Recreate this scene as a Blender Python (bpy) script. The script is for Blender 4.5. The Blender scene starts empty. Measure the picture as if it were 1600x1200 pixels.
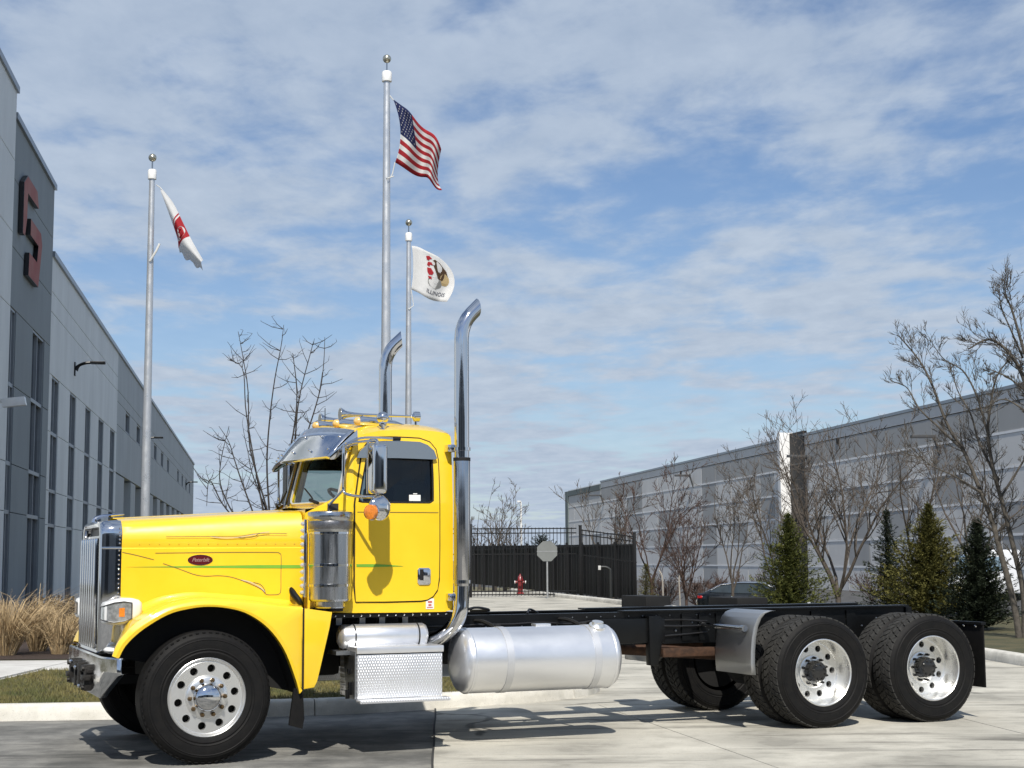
import bpy, bmesh, math, random
from mathutils import Vector, Matrix
import numpy as np
R_ = math.radians
scene = bpy.context.scene
COL = scene.collection
# ------------------------------------------------------------ camera
F_PX, PITCH, ROLL, CAM_H = 2400.0, 0.1136, -0.0058, 1.5172
cam_d = bpy.data.cameras.new('camera'); cam = bpy.data.objects.new('camera', cam_d); COL.objects.link(cam)
cam_d.sensor_width = 36.0; cam_d.lens = F_PX / 1600.0 * 36.0; cam_d.clip_start = 0.1; cam_d.clip_end = 4000
fw = Vector((0, math.cos(PITCH), math.sin(PITCH))); rt0 = Vector((1, 0, 0)); up0 = rt0.cross(fw)
rt = rt0 * math.cos(ROLL) + up0 * math.sin(ROLL); up = -rt0 * math.sin(ROLL) + up0 * math.cos(ROLL)
M = Matrix((rt, up, -fw)).transposed().to_4x4(); M.translation = Vector((0, 0, CAM_H)); cam.matrix_world = M
scene.camera = cam
scene.render.resolution_x = 1024; scene.render.resolution_y = 768
# ------------------------------------------------------------ light: sun behind the camera, high clouds
SUN_EL, SUN_AZ = 48.5, 178.0            # degrees; azimuth from +Y clockwise of the direction TO the sun
to_sun = Vector((math.sin(R_(SUN_AZ)) * math.cos(R_(SUN_EL)), math.cos(R_(SUN_AZ)) * math.cos(R_(SUN_EL)), math.sin(R_(SUN_EL))))
sd = bpy.data.lights.new('sun', 'SUN'); sd.energy = 5.0; sd.angle = R_(0.55); sd.color = (1.0, 0.95, 0.87)
so = bpy.data.objects.new('sun', sd); COL.objects.link(so); so.location = (0, -30, 40)
so.rotation_euler = to_sun.to_track_quat('Z', 'Y').to_euler()
world = bpy.data.worlds.new('World'); scene.world = world; world.use_nodes = True
def build_world():
    nt = world.node_tree; N = nt.nodes; L = nt.links; N.clear()
    out = N.new('ShaderNodeOutputWorld')
    sky = N.new('ShaderNodeTexSky'); sky.sky_type = 'NISHITA'; sky.sun_disc = False
    sky.sun_elevation = R_(SUN_EL); sky.sun_rotation = R_(SUN_AZ); sky.air_density = 1.0; sky.dust_density = 0.3; sky.ozone_density = 5.0
    bg1 = N.new('ShaderNodeBackground'); bg1.inputs[1].default_value = 0.098
    hs = N.new('ShaderNodeHueSaturation'); hs.inputs['Hue'].default_value = 0.503; hs.inputs['Saturation'].default_value = 1.05; L.new(sky.outputs[0], hs.inputs['Color']); L.new(hs.outputs[0], bg1.inputs[0])
    tc = N.new('ShaderNodeTexCoord'); sep = N.new('ShaderNodeSeparateXYZ'); L.new(tc.outputs['Generated'], sep.inputs[0])
    def math_(op, a, b=None, clamp=False):
        m = N.new('ShaderNodeMath'); m.operation = op; m.use_clamp = clamp
        for i, x in enumerate((a, b)):
            if x is None: continue
            if isinstance(x, (int, float)): m.inputs[i].default_value = x
            else: L.new(x, m.inputs[i])
        return m.outputs[0]
    z = math_('MAXIMUM', sep.outputs[2], 0.0); zz = math_('ADD', z, 0.06)
    cx = math_('DIVIDE', sep.outputs[0], zz); cy = math_('DIVIDE', sep.outputs[1], zz)
    comb = N.new('ShaderNodeCombineXYZ'); L.new(cx, comb.inputs[0]); L.new(cy, comb.inputs[1])
    def noise(scale, detail, rough, sx=1.0, sy=1.0, rot=0.0, off=(0, 0, 0), dist=0.0):
        mp = N.new('ShaderNodeMapping'); mp.inputs['Scale'].default_value = (sx, sy, 1); mp.inputs['Rotation'].default_value = (0, 0, rot); mp.inputs['Location'].default_value = off
        L.new(comb.outputs[0], mp.inputs[0])
        n = N.new('ShaderNodeTexNoise'); n.inputs['Scale'].default_value = scale; n.inputs['Detail'].default_value = detail
        n.inputs['Roughness'].default_value = rough; n.inputs['Distortion'].default_value = dist
        L.new(mp.outputs[0], n.inputs['Vector']); return n.outputs[0]
    big = noise(0.55, 3, 0.5, 1.0, 0.75, 0.3, (0.3, 5.2, 0))
    mid = noise(3.0, 5, 0.55, 1.0, 0.8, 0.35, (0.4, 2.2, 0), 0.25)
    fine = noise(6.5, 6, 0.6, 1.15, 0.7, 0.5, (5.0, 0.3, 0), 0.2)
    s = math_('ADD', math_('MULTIPLY', big, 0.85), math_('ADD', math_('MULTIPLY', mid, 0.68), math_('MULTIPLY', fine, 0.28)))
    rp = N.new('ShaderNodeValToRGB'); L.new(s, rp.inputs[0])
    rp.color_ramp.interpolation = 'EASE'
    rp.color_ramp.elements[0].position = 0.74; rp.color_ramp.elements[0].color = (0, 0, 0, 1)
    rp.color_ramp.elements[1].position = 1.06; rp.color_ramp.elements[1].color = (1, 1, 1, 1)
    hz = math_('MULTIPLY', math_('POWER', math_('SUBTRACT', 1.0, z, True), 7.0), 0.75)
    fac = math_('ADD', math_('MULTIPLY', rp.outputs[0], 0.80), hz, True)
    bg2 = N.new('ShaderNodeBackground'); bg2.inputs[1].default_value = 1.0
    shade = N.new('ShaderNodeMix'); shade.data_type = 'RGBA'
    L.new(fine, shade.inputs[0]); shade.inputs[6].default_value = (0.32, 0.405, 0.535, 1); shade.inputs[7].default_value = (0.56, 0.635, 0.735, 1)
    L.new(shade.outputs[2], bg2.inputs[0])
    mx = N.new('ShaderNodeMixShader'); L.new(fac, mx.inputs[0]); L.new(bg1.outputs[0], mx.inputs[1]); L.new(bg2.outputs[0], mx.inputs[2])
    L.new(mx.outputs[0], out.inputs[0])
build_world()
vs = scene.view_settings
scene.display_settings.display_device = 'sRGB'; vs.view_transform = 'Standard'; vs.look = 'None'; vs.exposure = 0.1; vs.gamma = 1.0; vs.use_curve_mapping = False

# ------------------------------------------------------------ helpers
def tag(o, label=None, cat=None, group=None, kind=None):
    if label: o['label'] = label
    if cat: o['category'] = cat
    if group: o['group'] = group
    if kind: o['kind'] = kind
    return o
def empty(name, loc=(0, 0, 0), rz=0.0, label=None, cat=None, group=None):
    o = bpy.data.objects.new(name, None); COL.objects.link(o); o.location = loc; o.rotation_euler = (0, 0, rz)
    o.empty_display_size = 0.2
    return tag(o, label, cat, group)
def copy_obj(o, parent=None):
    c = o.copy(); COL.objects.link(c); c.parent = parent
    for ch in list(o.children): copy_obj(ch, c)
    return c
def catmull(pts, n):
    pts = [Vector(p) for p in pts]; out = []
    seg = len(pts) - 1
    for i in range(n):
        t = i / (n - 1) * seg; k = min(int(t), seg - 1); t -= k
        p0 = pts[max(k - 1, 0)]; p1 = pts[k]; p2 = pts[k + 1]; p3 = pts[min(k + 2, seg)]
        out.append(0.5 * ((2 * p1) + (p2 - p0) * t + (2 * p0 - 5 * p1 + 4 * p2 - p3) * t * t + (3 * p1 - p0 - 3 * p2 + p3) * t ** 3))
    return out
class MB:
    def __init__(s): s.v = []; s.f = []; s.m = []
    def add(s, vs, fs, m=0):
        b = len(s.v); s.v += [tuple(v) for v in vs]; s.f += [tuple(b + i for i in f) for f in fs]; s.m += [m] * len(fs); return s
    def box(s, x0, x1, y0, y1, z0, z1, m=0):
        return s.add([(x0,y0,z0),(x1,y0,z0),(x1,y1,z0),(x0,y1,z0),(x0,y0,z1),(x1,y0,z1),(x1,y1,z1),(x0,y1,z1)],
                     [(0,3,2,1),(4,5,6,7),(0,1,5,4),(1,2,6,5),(2,3,7,6),(3,0,4,7)], m)
    def obox(s, c, ax, ay, az, m=0):
        c = Vector(c); ax = Vector(ax); ay = Vector(ay); az = Vector(az)
        q = [c + ax * i + ay * j + az * k for k in (-1, 1) for i, j in ((-1,-1),(1,-1),(1,1),(-1,1))]
        return s.add(q, [(0,3,2,1),(4,5,6,7),(0,1,5,4),(1,2,6,5),(2,3,7,6),(3,0,4,7)], m)
    def tube(s, pts, r, n=8, cap=True, m=0, endcut=None):
        pts = [Vector(p) for p in pts]; k = len(pts)
        rr = [r] * k if isinstance(r, (int, float)) else list(r)
        tang = []
        for i in range(k):
            a = pts[max(i - 1, 0)]; b = pts[min(i + 1, k - 1)]; d = b - a
            tang.append(d.normalized() if d.length > 1e-9 else Vector((0, 0, 1)))
        ref = Vector((0, 0, 1)) if abs(tang[0].z) < 0.9 else Vector((1, 0, 0))
        u = tang[0].cross(ref).normalized(); vs = []
        for i in range(k):
            t = tang[i]; u = (u - t * u.dot(t))
            u = u.normalized() if u.length > 1e-6 else t.cross(Vector((0.3, 0.7, 0.2))).normalized()
            w = t.cross(u)
            for j in range(n):
                a = 2 * math.pi * j / n; p = pts[i] + (u * math.cos(a) + w * math.sin(a)) * rr[i]
                if endcut is not None and i == k - 1: p = p + t * (p - pts[i]).dot(Vector(endcut))
                vs.append(p)
        fs = [(i * n + j, i * n + (j + 1) % n, (i + 1) * n + (j + 1) % n, (i + 1) * n + j) for i in range(k - 1) for j in range(n)]
        if cap: fs += [tuple(range(n))[::-1], tuple((k - 1) * n + j for j in range(n))]
        return s.add(vs, fs, m)
    def lathe(s, prof, origin=(0, 0, 0), axis='z', n=32, m=0, closed=False, a0=0.0, a1=2 * math.pi):
        # prof: list of (radius, along)
        full = abs(a1 - a0 - 2 * math.pi) < 1e-6; cols = n if full else n + 1
        o = Vector(origin); vs = []
        for r, a in prof:
            for j in range(cols):
                t = a0 + (a1 - a0) * j / n; c, sn = math.cos(t) * r, math.sin(t) * r
                vs.append(o + (Vector((c, sn, a)) if axis == 'z' else Vector((c, a, sn)) if axis == 'y' else Vector((a, c, sn))))
        k = len(prof); fs = []
        rows = k if closed else k - 1
        for i in range(rows):
            for j in range(n if full else n):
                j2 = (j + 1) % cols if full else j + 1; i2 = (i + 1) % k
                fs.append((i * cols + j, i * cols + j2, i2 * cols + j2, i2 * cols + j))
        return s.add(vs, fs, m)
    def loft(s, rings, closed=False, cap=False, m=0):
        n = len(rings[0]); vs = [p for r in rings for p in r]; fs = []
        for i in range(len(rings) - 1):
            for j in range(n if closed else n - 1):
                j2 = (j + 1) % n; fs.append((i * n + j, i * n + j2, (i + 1) * n + j2, (i + 1) * n + j))
        if cap: fs += [tuple(range(n))[::-1], tuple((len(rings) - 1) * n + j for j in range(n))]
        return s.add(vs, fs, m)
    def prism(s, poly, a0, a1, axis='y', m=0):
        n = len(poly)
        def P(p, a): return (p[0], a, p[1]) if axis == 'y' else (a, p[0], p[1]) if axis == 'x' else (p[0], p[1], a)
        vs = [P(p, a0) for p in poly] + [P(p, a1) for p in poly]
        fs = [tuple(range(n)), tuple(range(2 * n - 1, n - 1, -1))] + [(i, (i + 1) % n, n + (i + 1) % n, n + i) for i in range(n)]
        return s.add(vs, fs, m)
    def sphere(s, c, r, nu=16, nv=10, sc=(1, 1, 1), m=0):
        c = Vector(c); vs = []; fs = []
        for i in range(nv + 1):
            t = math.pi * i / nv
            for j in range(nu):
                a = 2 * math.pi * j / nu
                vs.append(c + Vector((math.sin(t) * math.cos(a) * sc[0], math.sin(t) * math.sin(a) * sc[1], math.cos(t) * sc[2])) * r)
        for i in range(nv):
            for j in range(nu):
                fs.append((i * nu + j, i * nu + (j + 1) % nu, (i + 1) * nu + (j + 1) % nu, (i + 1) * nu + j))
        return s.add(vs, fs, m)
    def mesh(s, name, mats, smooth=35, bevel=0.0, seg=2, merge=0.0, recalc=True):
        me = bpy.data.meshes.new(name); me.from_pydata(s.v, [], s.f)
        if not isinstance(mats, (list, tuple)): mats = [mats]
        for x in mats: me.materials.append(x)
        if len(mats) > 1: me.polygons.foreach_set('material_index', s.m)
        if recalc or bevel or merge:
            bm = bmesh.new(); bm.from_mesh(me)
            bmesh.ops.remove_doubles(bm, verts=bm.verts, dist=merge or 1e-5)
            if recalc: bmesh.ops.recalc_face_normals(bm, faces=bm.faces)
            if bevel:
                ed = [e for e in bm.edges if len(e.link_faces) == 2 and e.calc_face_angle(0) > R_(30)]
                bmesh.ops.bevel(bm, geom=ed, offset=bevel, segments=seg, affect='EDGES', profile=0.6, clamp_overlap=True)
            bm.to_mesh(me); bm.free()
        if smooth:
            me.polygons.foreach_set('use_smooth', [True] * len(me.polygons)); me.set_sharp_from_angle(angle=R_(smooth))
        me.update(); return me
    def build(s, name, mats, parent=None, smooth=35, bevel=0.0, seg=2, merge=0.0, recalc=True, loc=(0, 0, 0), rot=(0, 0, 0)):
        o = bpy.data.objects.new(name, s.mesh(name, mats, smooth, bevel, seg, merge, recalc)); COL.objects.link(o)
        o.parent = parent; o.location = loc; o.rotation_euler = rot; return o
def obj(name, me, parent=None, loc=(0, 0, 0), rot=(0, 0, 0), sc=(1, 1, 1)):
    o = bpy.data.objects.new(name, me); COL.objects.link(o); o.parent = parent; o.location = loc; o.rotation_euler = rot; o.scale = sc; return o

# ------------------------------------------------------------ materials
MATS = {}
def mat(name, col, rough=0.5, metal=0.0, var=0.0, vscale=3.0, bump=0.0, bscale=60.0, coat=0.0, col2=None, spec=0.5, rvar=0.0, stretch=(1, 1, 1), detail=5.0, lo=0.35, hi=0.65):
    if name in MATS: return MATS[name]
    m = bpy.data.materials.new(name); m.use_nodes = True; nt = m.node_tree; N = nt.nodes; L = nt.links
    b = N['Principled BSDF']; b.inputs['Base Color'].default_value = (*col, 1); b.inputs['Roughness'].default_value = rough
    b.inputs['Metallic'].default_value = metal; b.inputs['Coat Weight'].default_value = coat; b.inputs['Coat Roughness'].default_value = 0.05
    b.inputs['Specular IOR Level'].default_value = spec
    if var or bump or rvar:
        tc = N.new('ShaderNodeTexCoord'); mp = N.new('ShaderNodeMapping'); mp.inputs['Scale'].default_value = stretch
        L.new(tc.outputs['Object'], mp.inputs[0])
    if var or rvar:
        n = N.new('ShaderNodeTexNoise'); n.inputs['Scale'].default_value = vscale; n.inputs['Detail'].default_value = detail; n.inputs['Roughness'].default_value = 0.62
        L.new(mp.outputs[0], n.inputs['Vector'])
        rp = N.new('ShaderNodeMapRange'); rp.inputs['From Min'].default_value = lo; rp.inputs['From Max'].default_value = hi
        L.new(n.outputs[0], rp.inputs[0])
    if var:
        c2 = col2 or tuple(c * (1 - var) for c in col)
        mx = N.new('ShaderNodeMix'); mx.data_type = 'RGBA'; mx.inputs[6].default_value = (*c2, 1); mx.inputs[7].default_value = (*col, 1)
        L.new(rp.outputs[0], mx.inputs[0]); L.new(mx.outputs[2], b.inputs['Base Color'])
    if rvar:
        mr = N.new('ShaderNodeMapRange'); mr.inputs['To Min'].default_value = max(rough - rvar, 0.02); mr.inputs['To Max'].default_value = rough + rvar
        L.new(rp.outputs[0], mr.inputs[0]); L.new(mr.outputs[0], b.inputs['Roughness'])
    if bump:
        n2 = N.new('ShaderNodeTexNoise'); n2.inputs['Scale'].default_value = bscale; n2.inputs['Detail'].default_value = 4
        L.new(mp.outputs[0], n2.inputs['Vector'])
        bp = N.new('ShaderNodeBump'); bp.inputs['Strength'].default_value = bump; bp.inputs['Distance'].default_value = 0.02
        L.new(n2.outputs[0], bp.inputs['Height']); L.new(bp.outputs[0], b.inputs['Normal'])
    MATS[name] = m; return m
def glass_mat(name, tint, refl=1.0):
    if name in MATS: return MATS[name]
    m = bpy.data.materials.new(name); m.use_nodes = True; nt = m.node_tree; N = nt.nodes; L = nt.links; N.clear()
    out = N.new('ShaderNodeOutputMaterial'); tr = N.new('ShaderNodeBsdfTransparent'); tr.inputs[0].default_value = (*tint, 1)
    gl = N.new('ShaderNodeBsdfGlossy'); gl.inputs['Roughness'].default_value = 0.02; gl.inputs[0].default_value = (refl, refl, refl, 1)
    fr = N.new('ShaderNodeFresnel'); ge = N.new('ShaderNodeNewGeometry'); mr = N.new('ShaderNodeMapRange'); mr.inputs[3].default_value = 1.5; mr.inputs[4].default_value = 1 / 1.5; L.new(ge.outputs['Backfacing'], mr.inputs[0]); L.new(mr.outputs[0], fr.inputs[0])
    mx = N.new('ShaderNodeMixShader'); L.new(fr.outputs[0], mx.inputs[0]); L.new(tr.outputs[0], mx.inputs[1]); L.new(gl.outputs[0], mx.inputs[2]); L.new(mx.outputs[0], out.inputs[0])
    MATS[name] = m; return m
YELLOW = mat('yellow_paint', (0.87, 0.565, 0.012), 0.4, 0, var=0.07, vscale=2.2, coat=0.9, rvar=.08)
CHROME = mat('chrome', (0.66, 0.67, 0.69), 0.06, 1.0, rvar=0.03, vscale=8)
STEEL = mat('brushed_stainless', (0.46, 0.47, 0.48), 0.2, 1.0, rvar=0.1, vscale=20, stretch=(1, 1, 0.1))
DULLSTEEL = mat('dull_stainless', (0.34, 0.35, 0.36), 0.36, 1.0, rvar=0.04, vscale=3)
ALU = mat('satin_aluminium', (0.84, 0.85, 0.87), 0.34, 0.82, var=0.05, vscale=2, rvar=0.05)
RIMALU = mat('polished_rim_aluminium', (0.82, 0.82, 0.80), 0.30, 0.85, var=0.04, vscale=5, rvar=0.05)
BLACK = mat('black_frame_paint', (0.0045, 0.005, 0.0055), 0.36, 0, var=0.35, vscale=6, bump=0.08, bscale=25, spec=0.3)
MATTE = mat('matte_black', (0.004, 0.004, 0.004), 0.8, 0, var=0.3, vscale=5)
RUBBER = mat('tyre_rubber', (0.0065, 0.0065, 0.0068), 0.62, 0, var=0.4, vscale=14, bump=0.1, bscale=90, col2=(0.010, 0.0095, 0.009), spec=0.16)
WHITEPL = mat('white_plastic', (0.78, 0.78, 0.76), 0.28, 0, var=0.08, vscale=8, coat=0.3)
AMBER = mat('amber_lens', (0.80, 0.24, 0.02), 0.2, 0, var=0.3, vscale=70, coat=0.5)
PALEAMBER = mat('pale_marker_lens', (0.80, 0.52, 0.18), 0.2, 0, var=0.25, vscale=40, coat=0.5)  # paler amber for the roof marker lenses
REDLENS = mat('red_lens', (0.5, 0.015, 0.02), 0.2, 0, var=0.3, vscale=40, coat=0.5)
RUST = mat('rusty_steel', (0.075, 0.035, 0.017), 0.75, 0.2, var=0.6, vscale=18, bump=0.2, bscale=60)
DARKGLASS = glass_mat('tinted_glass', (0.50, 0.56, 0.56))
CLEARGLASS = glass_mat('windshield_glass', (0.62, 0.74, 0.70))
# ============================================================ setting: ground, road, drive, kerbs, lawns
def S(t): t = max(0.0, min(1.0, t)); return t * t * (3 - 2 * t)
UB = Vector((-0.1624, 0.98672, 0)); NB = Vector((0.98672, 0.1624, 0))        # street direction of the warehouses and its normal
def fall(x, y):
    sn = x * NB.x + y * NB.y
    return -0.95 * S((sn - 11.5) / 6) * S((y - 34) / 22)
def pave_mat(name, base, dark, light, scale, rough=.85, streak=0.0, bump=.25, crack=0.0):
    if name in MATS: return MATS[name]
    m = bpy.data.materials.new(name); m.use_nodes = True; N = m.node_tree.nodes; L = m.node_tree.links; b = N['Principled BSDF']; b.inputs['Roughness'].default_value = rough; b.inputs['Specular IOR Level'].default_value = .3
    geo = N.new('ShaderNodeNewGeometry')
    def noise(sc, det, st=(1, 1, 1), ro=.6, rotz=0):
        mp = N.new('ShaderNodeMapping'); mp.inputs['Scale'].default_value = st; mp.inputs['Rotation'].default_value = (0, 0, rotz); L.new(geo.outputs['Position'], mp.inputs[0])
        n = N.new('ShaderNodeTexNoise'); n.inputs['Scale'].default_value = sc; n.inputs['Detail'].default_value = det; n.inputs['Roughness'].default_value = ro; L.new(mp.outputs[0], n.inputs['Vector']); return n.outputs[0]
    def mix(fac, a, c):
        mx = N.new('ShaderNodeMix'); mx.data_type = 'RGBA'
        L.new(fac, mx.inputs[0])
        for i, q in ((6, a), (7, c)):
            if isinstance(q, tuple): mx.inputs[i].default_value = (*q, 1)
            else: L.new(q, mx.inputs[i])
        return mx.outputs[2]
    def rng(v, a, c, lo=0., hi=1.):
        r = N.new('ShaderNodeMapRange'); r.inputs[1].default_value = a; r.inputs[2].default_value = c; r.inputs[3].default_value = lo; r.inputs[4].default_value = hi; L.new(v, r.inputs[0]); return r.outputs[0]
    c = mix(rng(noise(scale, 6), .38, .62), base, light)
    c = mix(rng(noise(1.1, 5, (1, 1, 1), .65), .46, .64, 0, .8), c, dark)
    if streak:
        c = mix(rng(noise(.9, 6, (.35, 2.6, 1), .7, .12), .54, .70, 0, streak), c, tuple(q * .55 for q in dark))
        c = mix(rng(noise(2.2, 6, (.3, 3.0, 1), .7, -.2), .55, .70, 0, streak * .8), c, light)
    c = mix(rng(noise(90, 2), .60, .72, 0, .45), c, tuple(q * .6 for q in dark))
    if crack:
        nv = N.new('ShaderNodeTexNoise'); nv.inputs['Scale'].default_value = 1.3; nv.inputs['Detail'].default_value = 5; L.new(geo.outputs['Position'], nv.inputs['Vector'])
        mv = N.new('ShaderNodeMix'); mv.data_type = 'VECTOR'; mv.inputs[0].default_value = .35; L.new(geo.outputs['Position'], mv.inputs[4]); L.new(nv.outputs['Color'], mv.inputs[5])
        vo = N.new('ShaderNodeTexVoronoi'); vo.feature = 'DISTANCE_TO_EDGE'; vo.inputs['Scale'].default_value = crack; L.new(mv.outputs[1], vo.inputs['Vector'])
        gate = rng(noise(.45, 2), .50, .56)
        f1 = rng(vo.outputs['Distance'], .004, .010, .75, 0); mm = N.new('ShaderNodeMath'); mm.operation = 'MULTIPLY'; L.new(f1, mm.inputs[0]); L.new(gate, mm.inputs[1])
        c = mix(mm.outputs[0], c, tuple(q * .35 for q in dark))
    L.new(c, b.inputs['Base Color'])
    bp = N.new('ShaderNodeBump'); bp.inputs['Strength'].default_value = bump; bp.inputs['Distance'].default_value = .01; L.new(noise(140, 3), bp.inputs['Height']); L.new(bp.outputs[0], b.inputs['Normal'])
    MATS[name] = m; return m
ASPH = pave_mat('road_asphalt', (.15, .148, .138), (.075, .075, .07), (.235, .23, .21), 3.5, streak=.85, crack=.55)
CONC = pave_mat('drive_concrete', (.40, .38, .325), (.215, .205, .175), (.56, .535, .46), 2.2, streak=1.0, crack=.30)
KERB = pave_mat('kerb_concrete', (.56, .54, .48), (.38, .37, .33), (.66, .64, .58), 6, bump=.4)
LOT = pave_mat('lot_asphalt', (.07, .07, .072), (.05, .05, .05), (.095, .095, .095), 2)
WALK = pave_mat('sidewalk_concrete', (.50, .49, .46), (.40, .38, .36), (.58, .57, .54), 3)
TURF = mat('turf', (.10, .085, .04), .95, var=.5, vscale=2.2, bump=.5, bscale=80, col2=(.05, .052, .022))
DRYLAND = mat('dry_ground', (.17, .14, .085), .95, var=.5, vscale=.12, col2=(.10, .10, .05))
MULCH = mat('mulch', (.05, .03, .02), .95, var=.5, vscale=30, bump=.8, bscale=60)
DARKJ = mat('joint_filler', (.03, .03, .028), .9, var=.3)
def ground():
    xs = [-3000, -900, -300, -100, -50, -20] + [-10 + 4 * i for i in range(26)] + [120, 200, 400, 1000, 3000]; ys = [-3000, -600, -150, -40, 0, 15] + [20 + 4 * i for i in range(16)] + [100, 140, 200, 300, 600, 1200, 3000]
    v = [(x, y, fall(x, y) - .06) for y in ys for x in xs]; n = len(xs)
    f = [(j * n + i, j * n + i + 1, (j + 1) * n + i + 1, (j + 1) * n + i) for j in range(len(ys) - 1) for i in range(n - 1)]
    tag(MB().add(v, f).build('ground', DRYLAND, smooth=0, recalc=False), kind='structure')
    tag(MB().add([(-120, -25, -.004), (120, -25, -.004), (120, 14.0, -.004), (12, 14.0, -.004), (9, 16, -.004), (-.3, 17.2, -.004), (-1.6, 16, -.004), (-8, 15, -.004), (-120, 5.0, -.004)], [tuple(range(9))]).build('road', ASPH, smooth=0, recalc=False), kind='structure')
ground()
LEFT = [(-60,9.4),(-20,13.4),(-8,14.7),(-4.5,15.08),(-2.6,15.28),(-1.5,15.6),(-.8,15.97),(-.1,16.35),(.6,16.95),(.95,17.7),(1.0,18.6),(.85,20.5),(.35,24),(-.4,28),(-1.6,36),(-3.3,46),(-5,57),(-7.5,72)]
RIGHT = [(40,12.2),(16,12.9),(11,13.6),(8.9,15.2),(7.7,17.2),(7.15,20),(7.0,22.6),(6.7,26),(6.3,32),(5.3,40),(3.9,49),(1.3,64),(-.2,73)]
def resamp(path, step):
    pts = [Vector((a, b, 0)) for a, b in path]; fine = catmull(pts, 40 * len(pts)); out = [fine[0]]; acc = 0
    for a, b in zip(fine, fine[1:]):
        acc += (b - a).length
        if acc >= step: out.append(b); acc = 0
    return out
def kerb(path, side, x_lim):
    root = None; pts = resamp(path, .3); k = 0
    prof = [(0, -.03), (.012, .06), (.022, .125), (.045, .148), (.08, .152), (.19, .15), (.195, .10)]
    seg = 10
    while k < len(pts) - 1:
        ch = pts[k:k + seg + 1]; k += seg
        if len(ch) < 2: break
        rows = []
        for i, p in enumerate(ch):
            a = pts[max(pts.index(p) - 1, 0)]; b = pts[min(pts.index(p) + 1, len(pts) - 1)]; t = (b - a).normalized(); nn = Vector((-t.y, t.x, 0)) * side
            q = p + (t * .006 if i == 0 else -t * .006 if i == len(ch) - 1 else Vector())
            rows.append([q + nn * w + Vector((0, 0, h)) for w, h in prof])
        m = MB().loft(rows, cap=False); m.add(rows[0], [tuple(range(7))]); m.add(rows[-1], [tuple(range(7))])
        if root is None:
            root = tag(m.build('kerb', KERB, smooth=40), kind='structure')
        else: m.build('kerb_segment', KERB, root, smooth=40)
kerb(LEFT[1:], 1, 0); kerb(RIGHT, -1, 0)
def inset(path, d, side):
    pts = resamp(path, .5); out = []
    for i, p in enumerate(pts):
        t = (pts[min(i + 1, len(pts) - 1)] - pts[max(i - 1, 0)]).normalized(); out.append(p + Vector((-t.y, t.x, 0)) * side * d)
    return out
def lawn():
    e = inset(LEFT, .15, 1); v = [(p.x, p.y, .135) for p in e] + [(-60, 75, .135)]
    tag(MB().add(v, [tuple(range(len(v)))]).build('lawn', TURF, smooth=0, recalc=False), kind='structure')
    e = inset(RIGHT, .15, -1); rows = []
    for p in e: 
        sn = p.x * NB.x + p.y * NB.y; w = 30 if p.y < 20 else 9
        row = []
        for k in range(9):
            q = p + NB * (w * k / 8); row.append((q.x, q.y, .135 + fall(q.x, q.y)))
        rows.append(row)
    rows = [r for r in rows if r[0][1] > 18.5]
    tag(MB().loft(rows).build('verge', TURF, smooth=60, recalc=False), kind='structure')
    v = [(9.0, 15.4, .13), (60, 12.6, .13), (60, 30, .13), (7.2, 19.2, .13)]
    tag(MB().add(v, [(0, 1, 2, 3)]).build('verge', TURF, smooth=0, recalc=False), kind='structure')
lawn()
def slabs():
    root = tag(MB().add([(-.50, -8, -.001), (16, -8, -.001), (14, 13.2, -.001), (9, 16, -.001), (8, 20, -.001), (6.5, 34, -.001), (.2, 74, -.001), (-8, 74, -.001), (-.5, 34, -.001), (.2, 22, -.001), (.0, 17, -.001), (-.55, 16.05, -.001)], [tuple(range(12))]).build('driveway', DARKJ, smooth=0, recalc=False), kind='structure')
    def slab(poly, z=.006):
        c = Vector((sum(p[0] for p in poly) / len(poly), sum(p[1] for p in poly) / len(poly), 0)); q = []
        for p in poly:
            d = c - Vector((p[0], p[1], 0)); d.normalize(); q.append((p[0] + d.x * .010, p[1] + d.y * .010))
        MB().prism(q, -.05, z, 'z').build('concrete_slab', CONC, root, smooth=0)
    xe = [lambda y: -.80 + (y - 16) * -.045, lambda y: 1.19 - (y - 14.79) * .21, lambda y: 4.3 - (y - 14) * .12, lambda y: 7.6 - (y - 14) * .05 if y < 15 else 7.6, lambda y: 11.5]
    jl = [(xe[0](y) + .004 * math.sin(y * 3), y) for y in [-6 + .5 * q for q in range(45)]]
    MB().loft([[(x - .011, y, .0085) for x, y in jl], [(x + .007, y, .0085) for x, y in jl]]).build('expansion_joint', DARKJ, root, smooth=0, recalc=False)
    ye = [-6, -1.5, 3, 7.5, 12.2, 16.3]
    for j in range(5):
        for i in range(4):
            a, b = ye[j], ye[j + 1]
            if i == 3 and b > 16: b = 14.2
            slab([(xe[i](a), a), (xe[i + 1](a), a), (xe[i + 1](b), b), (xe[i](b), b)])
    lp = resamp(LEFT, .2); rp = resamp(RIGHT, .2)
    def xat(path, y): return min((p for p in path), key=lambda p: abs(p.y - y)).x
    rows = [16.32, 19.8, 24, 28.5, 33.5, 39, 45, 52, 60, 72]
    for a, b in zip(rows, rows[1:]):
        l0, l1, r0, r1 = xat(lp[-400:], a) if a > 18 else -.5, xat(lp[-400:], b), (xat(rp, a) if a > 18 else 7.75) , xat(rp, b)
        for u0, u1 in ((0, .5), (.5, 1)):
            slab([(l0 + (r0 - l0) * u0, a), (l0 + (r0 - l0) * u1, a), (l1 + (r1 - l1) * u1, b), (l1 + (r1 - l1) * u0, b)])
slabs()
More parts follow.
